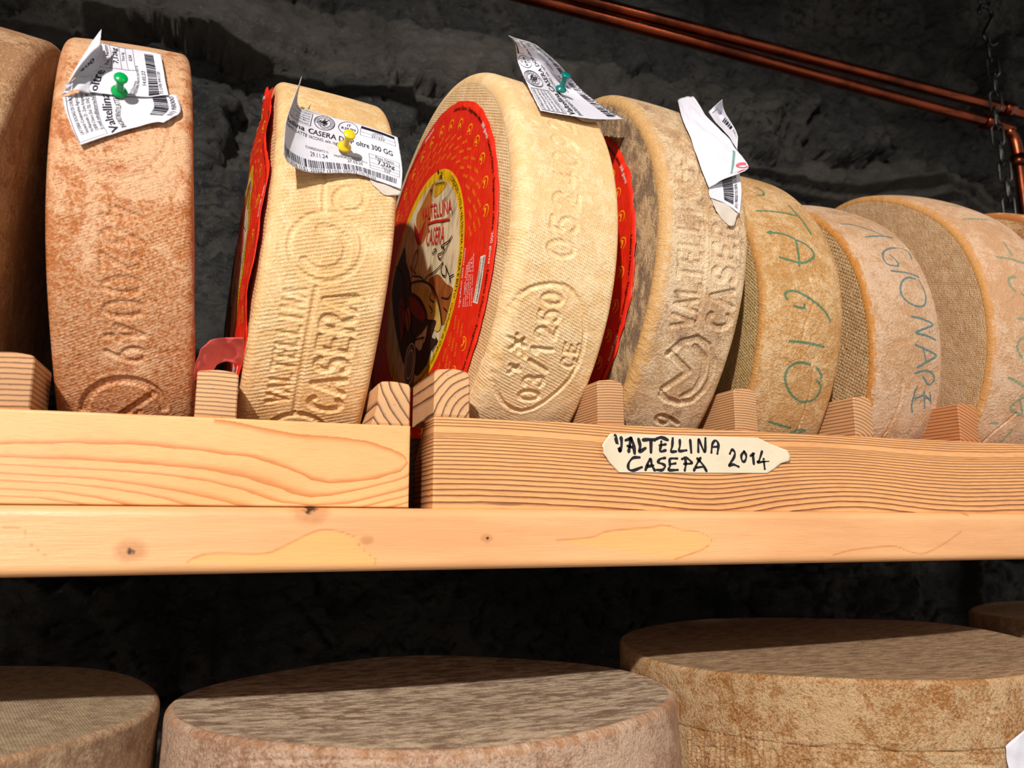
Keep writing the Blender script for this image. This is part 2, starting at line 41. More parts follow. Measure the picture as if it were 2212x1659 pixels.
ART=[('orange',[[.01434,.07834],[.00038,.08536],[-.01229,.08885],[-.0124,.07408],[-.01526,.0548],[-.00826,.04226],[.00574,.03676],[.02026,.05224],[.02874,.0711]]),('yellow',[[-.01609,.08666],[-.04863,.07491],[-.0374,.0701],[-.01843,.07291]]),('red',[[.03442,.06807],[.02634,.05122],[.01306,.03798],[.00345,.04147],[.00052,.05757],[.00289,.04616],[.01284,.04408],[.02224,.05294]]),('hill',[[-.02417,-.00542],[-.04659,-.00715],[-.0681,-.02116],[-.08414,-.02987],[-.08347,-.03706],[-.07484,-.05285],[-.06631,-.05451],[-.05299,-.03568],[-.03474,-.01866]]),('dark',[[.09116,.02449],[.07858,.03739],[.06532,.04662],[.05727,.05114],[.04796,.03399],[.03529,.02019],[.02408,.00526],[.0183,-.00588],[-.00995,-.0209],[-.02305,-.03236],[-.03325,-.04366],[-.01978,-.05013],[.00003,-.05465],[-.0056,-.07628],[.02283,-.07278],[.05722,-.03556],[.08322,.00371]]),('cheese',[[.02019,.00129],[-.00605,-.00522],[-.03518,-.02055],[-.05299,-.03568],[-.06403,-.05439],[-.05452,-.05802],[-.03347,-.04458],[-.02283,-.03142],[-.00947,-.01896],[.01256,-.00652]]),('red2',[[.02639,-.00749],[.01124,-.01156],[-.01115,-.02574],[-.0242,-.03707],[-.01995,-.04045],[-.00281,-.03452],[.02005,-.02051]]),('dark',[[-.03303,-.04273],[-.05251,-.04914],[-.04436,-.05996],[-.05994,-.06672],[-.04664,-.06974],[-.04097,-.07617],[-.03117,-.08616],[-.008,-.08549],[-.00244,-.06413],[-.00961,-.06116],[-.02739,-.06055]]),('cream2',[[-.00256,-.05431],[-.01846,-.05511],[-.02298,-.06308],[-.01604,-.06601],[-.00519,-.05934]]),('red2',[[.05946,-.00653],[.04701,-.00194],[.0318,-.01943],[.03199,-.03459],[.03928,-.04526],[.05127,-.02428]]),('hill',[[.03208,-.01841],[.02211,-.0181],[.01386,-.03324],[.01868,-.04139],[.02846,-.03164]]),('coin',[[.02251,-.06367],[.01891,-.05612],[.00765,-.05665],[-.0036,-.06347],[-.00766,-.07402],[-.00547,-.08593],[-.00231,-.09416],[.01486,-.09138],[.0215,-.07759]])]
LN=[([[.02741,.01781],[.02453,.02856],[.01168,.03311],[.01027,.02214],[.01843,.01606],[.01133,.01011]],.0009),([[.03174,.00166],[.02347,.01373],[.02881,.02309]],.0012),([[-.06677,.06563],[-.06318,.06197],[-.05512,.05833],[-.04289,.0591]],.0004),([[-.07966,.0436],[-.0762,.03995],[-.07094,.03806],[-.05943,.03786],[-.04618,.03701]],.0003),([[-.07518,.01721],[-.06711,.01504],[-.05075,.01609],[-.05913,.01162],[-.05367,.00951],[-.04447,.01024],[-.05178,.00453],[-.05857,.00736],[-.06501,.01133],[-.07135,.01524],[-.07518,.01721]],.0006),([[-.02978,.01671],[-.03488,.0185],[-.04006,.01622],[-.03404,.01532],[-.02978,.01671]],.0005),([[-.01353,-.0037],[-.02336,-.00203],[-.03844,-.00295],[-.0502,-.00212],[-.05916,-.00056],[-.05542,-.00459],[-.05909,-.01087],[-.06667,-.0144],[-.06801,-.01014],[-.06463,-.00484]],.0006),([[-.06463,-.00484],[-.07332,-.01427],[-.07945,-.02276],[-.07641,-.01854],[-.08506,-.01861]],.0006),([[.02408,.00526],[.00069,.00042],[-.02497,-.0088],[-.04529,-.02245],[-.05791,-.03696],[-.06641,-.05495]],.0009),([[.01528,-.00671],[-.00971,-.01993],[-.02597,-.03398],[-.03063,-.04303]],.0008),([[.01986,.01074],[-.00407,.00274],[-.01377,-.00468]],.0007),([[-.03518,-.02055],[-.03388,-.02547],[-.04484,-.03098]],.0006),([[-.03258,-.03039],[-.04143,-.03701],[-.03951,-.03912]],.0005),([[-.0612,-.03106],[-.07562,-.03577],[-.08162,-.03328]],.0005),([[-.06792,-.04122],[-.07569,-.0465]],.0005),([[.08249,.03963],[.05563,.02331],[.04333,.00098],[.04714,-.01752],[.0285,-.04198]],.0006),([[.05612,-.0074],[.02869,-.02022],[.01473,-.04044],[.00102,-.05083]],.0006),([[-.00697,.08302],[-.01219,.08213],[-.00978,.07819]],.0006),([[-.02383,.09561],[-.02606,.09283]],.0015),([[-.03293,.09048],[-.0351,.08774],[-.03797,.08891]],.0006),([[-.03062,.08665],[-.03294,.08686],[-.03661,.08441]],.0006),([[-.02755,.08613],[-.03156,.08594],[-.03604,.08345],[-.03825,.08043]],.0004),([[.00551,-.05438],[-.00793,-.05458],[-.02649,-.05688]],.0008),([[-.0545,-.06304],[-.05772,-.06707],[-.04726,-.07238]],.0008)]
RLN=[([[.02741,.01781],[.02453,.02856],[.01168,.03311],[.01027,.02214],[.01843,.01606],[.01133,.01011]],.0009),([[.03174,.00166],[.02347,.01373],[.02881,.02309]],.0012),([[-.01047,.05052],[-.03028,.0457],[-.04536,.04076],[-.06592,.03463]],.0009)]
LT=[('red','VALTELLINA',[.009,.06037],[-.07982,-.02171],[.00448,.01449]),('red','CASERA',[-.00943,.03046],[-.04702,-.0132],[.00044,.01576]),('black','Valtellina',[-.01656,.08463],[-.02831,-.00991],[.00101,.0044]),('white','Ingredienti: latte vaccino',[-.09954,-.04934],[-.00418,.04699],[.00324,.00083]),('white','sale, caglio. Senza',[-.1069,-.05084],[-.00232,.033],[.00253,.00065]),('white','conservanti. Prodotto',[-.11081,-.05153],[-.00131,.03518],[.00244,.00032]),('white','in Valtellina (SO)',[-.11468,-.05222],[-.00032,.03735],[.00235,-.00002]),('white','conservare tra 4 e 8 C',[-.11849,-.05289],[.00065,.0395],[.00226,-.00034]),('white','crosta non edibile',[-.12226,-.05356],[.00159,.04162],[.00218,-.00067])]
HW=[[[.25559,1.36398],[.25713,1.35791],[.25912,1.35263]],[[.25912,1.35263],[.26054,1.35803],[.26024,1.36263]],[[.26595,1.35246],[.26715,1.35826],[.26813,1.36254]],[[.26813,1.36254],[.26997,1.35759],[.27064,1.35146]],[[.26521,1.35666],[.26991,1.35566]],[[.26378,1.3606],[.26839,1.36232]],[[.274,1.36198],[.27514,1.357],[.27459,1.35312],[.27945,1.35559]],[[.27746,1.36134],[.28361,1.36195],[.28756,1.36171]],[[.28405,1.36197],[.28372,1.35264]],[[.28847,1.36252],[.2925,1.36369],[.29778,1.36208]],[[.29238,1.36071],[.29182,1.35757],[.29123,1.35365],[.2957,1.35457]],[[.29095,1.35793],[.29587,1.35888]],[[.30186,1.36341],[.30118,1.35789],[.30013,1.35393],[.30416,1.35406]],[[.30767,1.36244],[.30748,1.3581],[.30688,1.35454],[.31278,1.35512]],[[.31631,1.36276],[.3168,1.35367]],[[.32277,1.35426],[.32321,1.36341],[.32532,1.35951],[.32829,1.35443],[.32925,1.36444]],[[.33383,1.35421],[.3351,1.36064],[.33803,1.36316],[.3402,1.36002],[.33892,1.35357]],[[.33451,1.35822],[.34014,1.35881]],[[.27445,1.34888],[.26926,1.34835],[.26571,1.34443],[.2656,1.34062],[.26899,1.33956],[.27596,1.34202]],[[.27893,1.34018],[.28129,1.34562],[.28312,1.34798],[.28427,1.34338],[.28633,1.33997]],[[.27944,1.34249],[.28514,1.34341]],[[.29504,1.3491],[.29103,1.34821],[.28918,1.34583],[.29266,1.34476],[.29482,1.34327],[.2925,1.3405],[.2881,1.3404]],[[.30485,1.34899],[.29902,1.34843],[.29883,1.34376],[.29781,1.34063],[.30495,1.3408]],[[.29841,1.34453],[.30335,1.34544]],[[.30888,1.34872],[.31253,1.34961],[.31605,1.34735],[.31644,1.34579],[.31053,1.34524]],[[.31161,1.34919],[.31187,1.34488],[.31077,1.34055]],[[.32439,1.34995],[.32145,1.34592],[.31847,1.34074]],[[.32162,1.34948],[.326,1.34525],[.32898,1.34059]],[[.31948,1.34272],[.32684,1.3437]],[[.34974,1.3539],[.3518,1.35679],[.35406,1.35484],[.35288,1.35078],[.3483,1.34504],[.35212,1.34594],[.35678,1.34445]],[[.36224,1.35591],[.35965,1.35259],[.36036,1.34857],[.36278,1.34904],[.36396,1.35272],[.36224,1.35591]],[[.36782,1.35284],[.37083,1.35455]],[[.36986,1.35452],[.37033,1.34682]],[[.37824,1.35642],[.37537,1.3498],[.37429,1.34815],[.38365,1.34963]],[[.37933,1.35073],[.37981,1.34341]]]
TAPE=[[.24444,1.35633],[.24789,1.36063],[.25179,1.36499],[.27498,1.36536],[.31054,1.36596],[.34761,1.36634],[.37549,1.36658],[.38601,1.36243],[.3996,1.35793],[.4023,1.35387],[.40202,1.35014],[.39488,1.34789],[.38966,1.34406],[.38252,1.34023],[.33677,1.33935],[.29155,1.33855],[.25745,1.33792],[.25458,1.3411],[.25046,1.34478],[.24802,1.34811],[.24557,1.35068],[.24523,1.35446]]
GR=[[[-.00912,1.36396],[.00792,1.3619],[.0254,1.35866],[.04211,1.35645],[.06486,1.35559],[.08242,1.35388],[.09803,1.34966],[.10659,1.34575],[.10939,1.34045],[.10443,1.33496],[.08906,1.32991],[.07167,1.32725],[.06028,1.32647],[.04892,1.3291],[.0376,1.33397],[.02645,1.33822],[.01013,1.34169],[-.01097,1.34383],[-.03147,1.34568],[-.05137,1.34685],[-.08001,1.34637],[-.11624,1.34458]],[[.10959,1.33151],[.09506,1.3271],[.07761,1.32273],[.06058,1.31904],[.04942,1.31777],[.03827,1.31987],[.02717,1.32418],[.01083,1.32945],[-.01027,1.33284],[-.04068,1.33534],[-.07923,1.33747],[-.11554,1.33745]],[[.10976,1.32441],[.0894,1.31884],[.07213,1.31461],[.04961,1.31325],[.03306,1.31477],[.02214,1.31743],[.00916,1.32167],[-.00989,1.32683],[-.04033,1.33051],[-.07878,1.33225],[-.11514,1.33339]],[[.10987,1.31969],[.078,1.31122],[.04429,1.30872],[.02255,1.30969],[.00652,1.31286],[-.00406,1.31602],[-.0196,1.31961],[-.03977,1.32305],[-.06894,1.32673],[-.11468,1.32884]],[[.10998,1.31498],[.06677,1.30546],[.02278,1.30529],[-.01914,1.31262],[-.02936,1.31573],[-.04927,1.31971],[-.07802,1.32343],[-.11429,1.3248]],[[.11014,1.30795],[.04469,1.2998],[-.01856,1.30407],[-.05355,1.31283],[-.06807,1.31632],[-.08685,1.31916],[-.11384,1.32028]],[[.11031,1.30096],[.00229,1.29658],[-.04814,1.30503],[-.07712,1.31312],[-.09564,1.31598],[-.11349,1.31676]]]
BV=[[[.20741,1.29174],[.23359,1.29369],[.24311,1.29716],[.25916,1.29898],[.2805,1.30041],[.28722,1.30186],[.29726,1.30042],[.30396,1.29808],[.31425,1.29777],[.32448,1.29407],[.32691,1.29038],[.32056,1.28528],[.30662,1.28106],[.29635,1.2783]],[[.43186,1.27965],[.45109,1.28337],[.47159,1.28509],[.49246,1.28573],[.50893,1.28122],[.52173,1.28027],[.53994,1.28586],[.56386,1.29745]],[[-.01871,1.28],[-.01206,1.28407],[-.00213,1.28553],[.0236,1.28526],[.03398,1.28893],[.04447,1.29431],[.0552,1.29869],[.06521,1.29812],[.07545,1.29475],[.07846,1.2897],[.0849,1.28405],[.08958,1.28064],[.0874,1.27732]],[[-.11063,1.30031],[-.1019,1.29982],[-.09816,1.29735],[-.09783,1.2939],[-.09394,1.28993],[-.08729,1.28494]]]
KN=[([-.04667,1.28741],.0045),([.15994,1.29329],.0022),([.08338,1.29252],.0022),([.04936,1.31089],.006),([.57149,1.31114],.0018)]
# ------------------------------------------------------------------ helpers
RNG = np.random.default_rng(7)
def srgb(r, g, b):
    f = lambda c: (c / 255 / 12.92) if c / 255 <= .04045 else ((c / 255 + .055) / 1.055) ** 2.4
    return (f(r), f(g), f(b), 1)
def tag(o, label, cat, group=None, kind=None):
    if label: o['label'] = label
    if cat: o['category'] = cat
    if group: o['group'] = group
    if kind: o['kind'] = kind
    return o
def empty(name, loc, label, cat, group=None):
    o = bpy.data.objects.new(name, None); COL.objects.link(o); o.location = loc; o.empty_display_size = .03
    return tag(o, label, cat, group)
def mesh(name, verts, faces, mats, parent=None, smooth=True, fm=None, attrs=None, label=None):
    """verts in world space; the origin is moved to the parent (or to the base of the thing)"""
    v = np.asarray(verts, dtype=np.float64).reshape(-1, 3)
    org = np.array(parent['_o']) if parent is not None and '_o' in parent else None
    me = bpy.data.meshes.new(name)
    if org is None:
        org = np.array([(v[:, 0].min() + v[:, 0].max()) / 2, (v[:, 1].min() + v[:, 1].max()) / 2, v[:, 2].min()])
    v = v - org
    if isinstance(faces, np.ndarray):
        k = faces.shape[1]; n = len(faces)
        me.vertices.add(len(v)); me.vertices.foreach_set('co', v.astype(np.float32).ravel())
        me.loops.add(n * k); me.loops.foreach_set('vertex_index', faces.astype(np.int32).ravel())
        me.polygons.add(n); me.polygons.foreach_set('loop_start', np.arange(0, n * k, k, dtype=np.int32))
        me.update(calc_edges=True); me.validate()
    else:
        me.from_pydata(v.tolist(), [], [list(f) for f in faces]); me.update()
    if not isinstance(mats, (list, tuple)): mats = [mats]
    for m in mats: me.materials.append(m)
    if fm is not None: me.polygons.foreach_set('material_index', np.asarray(fm, dtype=np.int32))
    me.polygons.foreach_set('use_smooth', np.full(len(me.polygons), bool(smooth)))
    for k, a in (attrs or {}).items():
        a = np.asarray(a, dtype=np.float32)
        if a.ndim == 1:
            at = me.attributes.new(k, 'FLOAT', 'POINT'); at.data.foreach_set('value', a)
        else:
            at = me.attributes.new(k, 'FLOAT_VECTOR', 'POINT'); at.data.foreach_set('vector', a.ravel())
    o = bpy.data.objects.new(name, me); COL.objects.link(o)
    if parent is not None:
        o.parent = parent
        if '_o' not in parent: o.location = 0, 0, 0
        o['_o'] = org.tolist()
    else:
        o.location = org; o['_o'] = org.tolist()
    if label: o['label'] = label
    return o
def root(name, loc, label, cat, group=None):
    o = empty(name, loc, label, cat, group); o['_o'] = list(loc); return o
def gridfaces(nr, nc, closed_c=False):
    r = np.arange(nr - 1)[:, None]; c = np.arange(nc if closed_c else nc - 1)[None, :]
    c2 = (c + 1) % nc
    a = r * nc + c; b = r * nc + c2; d = (r + 1) * nc + c2; e = (r + 1) * nc + c
    return np.stack([a, b, d, e], -1).reshape(-1, 4)
# ------------------------------------------------------------------ node helper
class NT:
    def __init__(s, name):
        s.m = bpy.data.materials.new(name); s.m.use_nodes = True; s.t = s.m.node_tree; s.t.nodes.clear()
        s.out = s.t.nodes.new('ShaderNodeOutputMaterial'); s.b = s.t.nodes.new('ShaderNodeBsdfPrincipled')
        s.t.links.new(s.b.outputs[0], s.out.inputs[0])
    def put(s, sock, v):
        if isinstance(v, bpy.types.NodeSocket): s.t.links.new(v, sock)
        elif v is not None:
            try: sock.default_value = v
            except Exception: sock.default_value = (v, v, v)
    def set(s, **k):
        for n, v in k.items(): s.put(s.b.inputs[n.replace('_', ' ')], v)
        return s.m
    def attr(s, name, vec=False):
        n = s.t.nodes.new('ShaderNodeAttribute'); n.attribute_name = name
        return n.outputs['Vector' if vec else 'Fac']
    def obj(s): return s.t.nodes.new('ShaderNodeTexCoord').outputs['Object']
    def map(s, v, scale=(1, 1, 1), rot=(0, 0, 0), loc=(0, 0, 0)):
        n = s.t.nodes.new('ShaderNodeMapping'); s.put(n.inputs[0], v)
        n.inputs['Scale'].default_value = scale; n.inputs['Rotation'].default_value = rot; n.inputs['Location'].default_value = loc
        return n.outputs[0]
    def noise(s, v, scale, detail=4, rough=.55, dist=0, color=False):
        n = s.t.nodes.new('ShaderNodeTexNoise'); s.put(n.inputs['Vector'], v)
        n.inputs['Scale'].default_value = scale; n.inputs['Detail'].default_value = detail
        n.inputs['Roughness'].default_value = rough; n.inputs['Distortion'].default_value = dist
        return n.outputs[1 if color else 0]
    def voro(s, v, scale, feat='F1', rnd=1):
        n = s.t.nodes.new('ShaderNodeTexVoronoi'); n.feature = feat; s.put(n.inputs['Vector'], v)
        n.inputs['Scale'].default_value = scale; n.inputs['Randomness'].default_value = rnd
        return n.outputs['Distance']
    def math(s, op, a, b=None, c=None, clamp=False):
        n = s.t.nodes.new('ShaderNodeMath'); n.operation = op; n.use_clamp = clamp
        s.put(n.inputs[0], a)
        if b is not None: s.put(n.inputs[1], b)
        if c is not None: s.put(n.inputs[2], c)
        return n.outputs[0]
    def step(s, v, lo, hi, a=0., b=1.):
        n = s.t.nodes.new('ShaderNodeMapRange'); n.interpolation_type = 'SMOOTHSTEP'
        s.put(n.inputs[0], v); n.inputs[1].default_value = lo; n.inputs[2].default_value = hi
        n.inputs[3].default_value = a; n.inputs[4].default_value = b
        return n.outputs[0]
    def mix(s, f, a, b, mode='MIX'):
        n = s.t.nodes.new('ShaderNodeMix'); n.data_type = 'RGBA'; n.blend_type = mode
        s.put(n.inputs[0], f); s.put(n.inputs[6], a); s.put(n.inputs[7], b)
        return n.outputs[2]
    def sep(s, v):
        n = s.t.nodes.new('ShaderNodeSeparateXYZ'); s.put(n.inputs[0], v); return n.outputs
    def bump(s, h, dist, strength=1., normal=None):
        n = s.t.nodes.new('ShaderNodeBump'); s.put(n.inputs['Height'], h)
        n.inputs['Distance'].default_value = dist; n.inputs['Strength'].default_value = strength
        if normal is not None: s.put(n.inputs['Normal'], normal)
        return n.outputs[0]
def flat(name, c, rough=.6, spec=.3, metal=0):
    n = NT(name); return n.set(Base_Color=c, Roughness=rough, Specular_IOR_Level=spec, Metallic=metal)

def rind_mat(name, base, bloom, patch, edge, bloom_amt=.5, patch_amt=.4, weave=460, wang=-.30, wdep=.0003, plain=False,
             rough=.5, ink=None, dark=None, dark_amt=.0, fine=.00035, face_col=None, edge_amt=1., fweave=None, streak=None, low=None):
    """waxy washed rind: base tone, floury bloom, amber patches, worn edges, cloth weave pressed into it"""
    n = NT(name); uv = n.attr('suv', True); fa = n.attr('face')
    big = n.noise(uv, 16, 3, .6); mid = n.noise(uv, 85, 6, .68, .5); fin = n.noise(uv, 480, 4, .72); gr = n.noise(uv, 1500, 2, .6)
    br = n.math('ADD', n.math('MULTIPLY', mid, .42), n.math('MULTIPLY', fin, .38)); br = n.math('ADD', br, n.math('MULTIPLY', gr, .20))
    br = n.math('ADD', br, n.math('MULTIPLY', n.math('SUBTRACT', big, .5), .40))
    c = n.mix(n.step(br, .60 - .3 * bloom_amt, .72 - .3 * bloom_amt), base, bloom)
    c = n.mix(n.math('MULTIPLY', n.step(n.math('ADD', n.math('MULTIPLY', fin, .5), n.math('MULTIPLY', gr, .5)), .52, .40), .35), c, patch)
    pn = n.noise(n.map(uv, (1, 1, 1), (0, 0, 0), (3.1, 1.7, .3)), 26, 6, .66, .5)
    if low is not None: pn = n.math('ADD', pn, n.step(n.sep(uv)[1], low[0], low[1], 0, low[2]))
    pm = n.math('MULTIPLY', n.step(pn, .65 - .3 * patch_amt, .71 - .3 * patch_amt), n.step(fin, .34, .60, 1, .25))
    c = n.mix(pm, c, patch)
    if dark is not None:
        dn = n.math('ADD', n.math('MULTIPLY', n.noise(n.map(uv, (1, 1, 1), (0, 0, 0), (7.1, 4.7, .3)), 60, 6, .72, .2), .7), n.math('MULTIPLY', fin, .3))
        c = n.mix(n.math('MULTIPLY', n.step(dn, .66 - .3 * dark_amt, .74 - .3 * dark_amt), .8), c, dark)
    if face_col is not None:
        fv = uv if streak is None else n.map(uv, streak)
        fn_ = n.math('ADD', n.math('MULTIPLY', n.noise(fv, 110, 6, .74, .3), .75), n.math('MULTIPLY', gr, .25))
        fc = n.mix(n.step(fn_, .43, .57), face_col[0], face_col[1])
        c = n.mix(fa, c, fc)
    ed = n.math('ADD', n.attr('edge'), n.math('MULTIPLY', n.math('SUBTRACT', n.noise(uv, 120, 5, .75), .5), 1.3))
    em = n.math('MULTIPLY', n.step(ed, .50, .80), edge_amt)
    c = n.mix(em, c, edge)
    def cloth(fq, ang, pl):
        xyz = n.sep(n.map(uv, (1, 1, 1), (0, 0, ang)))
        wp = n.math('ADD', n.math('MULTIPLY', n.noise(uv, 45, 2), 3.2), n.math('MULTIPLY', n.noise(uv, 260, 2), 2.2))
        w1 = n.math('SINE', n.math('ADD', n.math('MULTIPLY', xyz[1], fq * 6.2832), wp))
        w2 = n.math('SINE', n.math('ADD', n.math('MULTIPLY', xyz[0], fq * (1 if pl else 1.5) * 6.2832), wp if pl else n.math('MULTIPLY', xyz[1], fq * 7.)))
        if pl: return n.math('ADD', n.math('MULTIPLY', n.math('MULTIPLY', w1, w2), .8), n.math('MULTIPLY', w1, .25))
        return n.math('ADD', n.math('MULTIPLY', w1, .65), n.math('MULTIPLY', n.math('MULTIPLY', w1, w2), .5))
    wv = cloth(weave, wang, plain)
    wmask = n.math('MULTIPLY', n.step(n.noise(uv, 30, 4, .65), .36, .62, .25, 1), n.math('SUBTRACT', 1, n.math('MULTIPLY', em, .9)))
    h = n.math('MULTIPLY', n.math('MULTIPLY', wv, wmask), wdep)
    tint = n.math('MULTIPLY', n.step(wv, -.1, -.9), min(.30, wdep * 700))
    if fweave is not None:
        fw = cloth(fweave[0], fweave[1], True)
        h = n.math('ADD', n.math('MULTIPLY', h, n.math('SUBTRACT', 1, fa)), n.math('MULTIPLY', n.math('MULTIPLY', fw, fa), fweave[2]))
        tint = n.math('ADD', n.math('MULTIPLY', tint, n.math('SUBTRACT', 1, fa)), n.math('MULTIPLY', n.math('MULTIPLY', n.step(fw, .1, -.6), fa), n.math('MULTIPLY', n.math('SUBTRACT', 1, em), .6)))
    c = n.mix(tint, c, tuple(x * .55 for x in patch[:3]) + (1,))
    h = n.math('ADD', h, n.math('MULTIPLY', fin, fine * 1.6)); h = n.math('ADD', h, n.math('MULTIPLY', mid, fine * 3.0)); h = n.math('ADD', h, n.math('MULTIPLY', gr, fine * .55))
    if ink is not None:
        im = n.math('ADD', n.attr('ink'), n.math('MULTIPLY', n.math('SUBTRACT', n.noise(uv, 900, 3), .5), 1.5))
        c = n.mix(n.math('MULTIPLY', n.step(im, .02, .30), ink[1]), c, ink[0])
    rg = n.step(br, .3, .7, rough - .12, rough + .18)
    return n.set(Base_Color=c, Roughness=rg, Specular_IOR_Level=.45, Normal=n.bump(h, 1.0, 1.0))

# ------------------------------------------------------------------ single-stroke letters (pressed into rinds)
def arc(cx, cy, rx, ry, a0, a1, n=14):
    t = np.radians(np.linspace(a0, a1, n)); return [(cx + rx * math.cos(a), cy + ry * math.sin(a)) for a in t]
GL = {
 'V': [[(0, 1), (.5, 0), (1, 1)]], 'A': [[(0, 0), (.5, 1), (1, 0)], [(.2, .35), (.8, .35)]],
 'L': [[(.1, 1), (.1, 0), (.9, 0)]], 'T': [[(0, 1), (1, 1)], [(.5, 1), (.5, 0)]],
 'E': [[(.9, 1), (.1, 1), (.1, 0), (.9, 0)], [(.1, .52), (.75, .52)]], 'I': [[(.5, 1), (.5, 0)]],
 'N': [[(.1, 0), (.1, 1), (.9, 0), (.9, 1)]], 'C': [arc(.55, .5, .45, .5, 50, 310)],
 'S': [arc(.5, .75, .38, .25, 30, 250, 10) + arc(.5, .26, .4, .26, 80, -150, 12)],
 'R': [[(.1, 0), (.1, 1), (.5, 1)] + arc(.5, .75, .38, .25, 90, -90, 8) + [(.1, .5)], [(.45, .5), (.95, 0)]],
 'B': [[(.1, 0), (.1, 1), (.5, 1)] + arc(.5, .75, .33, .25, 90, -90, 8) + [(.1, .5)], [(.5, .5)] + arc(.5, .25, .4, .25, 90, -90, 8) + [(.1, 0)]],
 'O': [arc(.5, .5, .45, .5, 0, 360, 22)], '0': [arc(.5, .5, .42, .5, 0, 360, 22)],
 '1': [[(.2, .75), (.55, 1), (.55, 0)]], '2': [arc(.5, .72, .4, .28, 160, -30, 10) + [(.1, 0), (.92, 0)]],
 '3': [arc(.45, .75, .38, .25, 150, -90, 10) + arc(.45, .25, .42, .25, 90, -150, 10)],
 '4': [[(.7, 0), (.7, 1), (.05, .3), (.95, .3)]], '5': [[(.85, 1), (.2, 1), (.15, .55)] + arc(.48, .33, .4, .33, 120, -150, 12)],
 '6': [[(.75, 1), (.3, .65)] + arc(.5, .3, .4, .3, 160, -200, 16)], '9': [[(.25, 0), (.75, .4)] + arc(.5, .7, .4, .3, -20, 340, 16)],
 '7': [[(.05, 1), (.9, 1), (.4, 0)]], '8': [arc(.5, .75, .34, .25, 0, 360, 14), arc(.5, .25, .42, .25, 0, 360, 16)], '/': [[(.1, 0), (.9, 1)]],
}
def text_strokes(txt, o, e1, e2, gap=.28):
    n = len(txt); adv = 1.0 / n; out = []
    o, e1, e2 = map(np.array, (o, e1, e2))
    for i, ch in enumerate(txt):
        for pl in GL.get(ch, []):
            out.append([(o + e1 * (i + (.5 - .5 * (1 - gap)) + x * (1 - gap)) * adv + e2 * y).tolist() for x, y in pl])
    return out
def dist_strokes(a, s, lines, pad):
    """distance from points (a,s) to polylines, cut off at pad"""
    D = np.full(a.shape, pad, dtype=np.float64)
    for pl in lines:
        p = np.asarray(pl, dtype=np.float64)
        lo = p.min(0) - pad; hi = p.max(0) + pad
        idx = np.nonzero((a > lo[0]) & (a < hi[0]) & (s > lo[1]) & (s < hi[1]))[0]
        if not len(idx): continue
        x = a[idx]; y = s[idx]; d = D[idx]
        for (x0, y0), (x1, y1) in zip(p[:-1], p[1:]):
            dx, dy = x1 - x0, y1 - y0; L = dx * dx + dy * dy + 1e-12
            t = np.clip(((x - x0) * dx + (y - y0) * dy) / L, 0, 1)
            d = np.minimum(d, np.hypot(x - x0 - t * dx, y - y0 - t * dy))
        D[idx] = d
    return D

# ------------------------------------------------------------------ wheels of cheese
def frame(lean, yaw):
    l, y = math.radians(lean), math.radians(yaw)
    Ry = np.array([[math.cos(l), 0, math.sin(l)], [0, 1, 0], [-math.sin(l), 0, math.cos(l)]])
    Rz = np.array([[math.cos(y), -math.sin(y), 0], [math.sin(y), math.cos(y), 0], [0, 0, 1]])
    return Rz @ Ry
def lframe(tx, ty):
    n = np.array([-math.radians(tx), -math.radians(ty), 1.]); n /= np.linalg.norm(n)
    y = np.array([0, 1., 0]); y -= n * (y @ n); y /= np.linalg.norm(y)
    return np.stack([n, y, np.cross(n, y)], 1)
def wheel_geo(k):
    if k in WH:
        X, Y, Z, R, hw, l, y = WH[k]; return np.array([X, Y, Z]), frame(l, y), R, hw
    X, Y, Z, R, h, tx, ty = LW[k]; M = lframe(tx, ty)
    return np.array([X, Y, Z]) - M[:, 0] * h / 2, M, R, h / 2
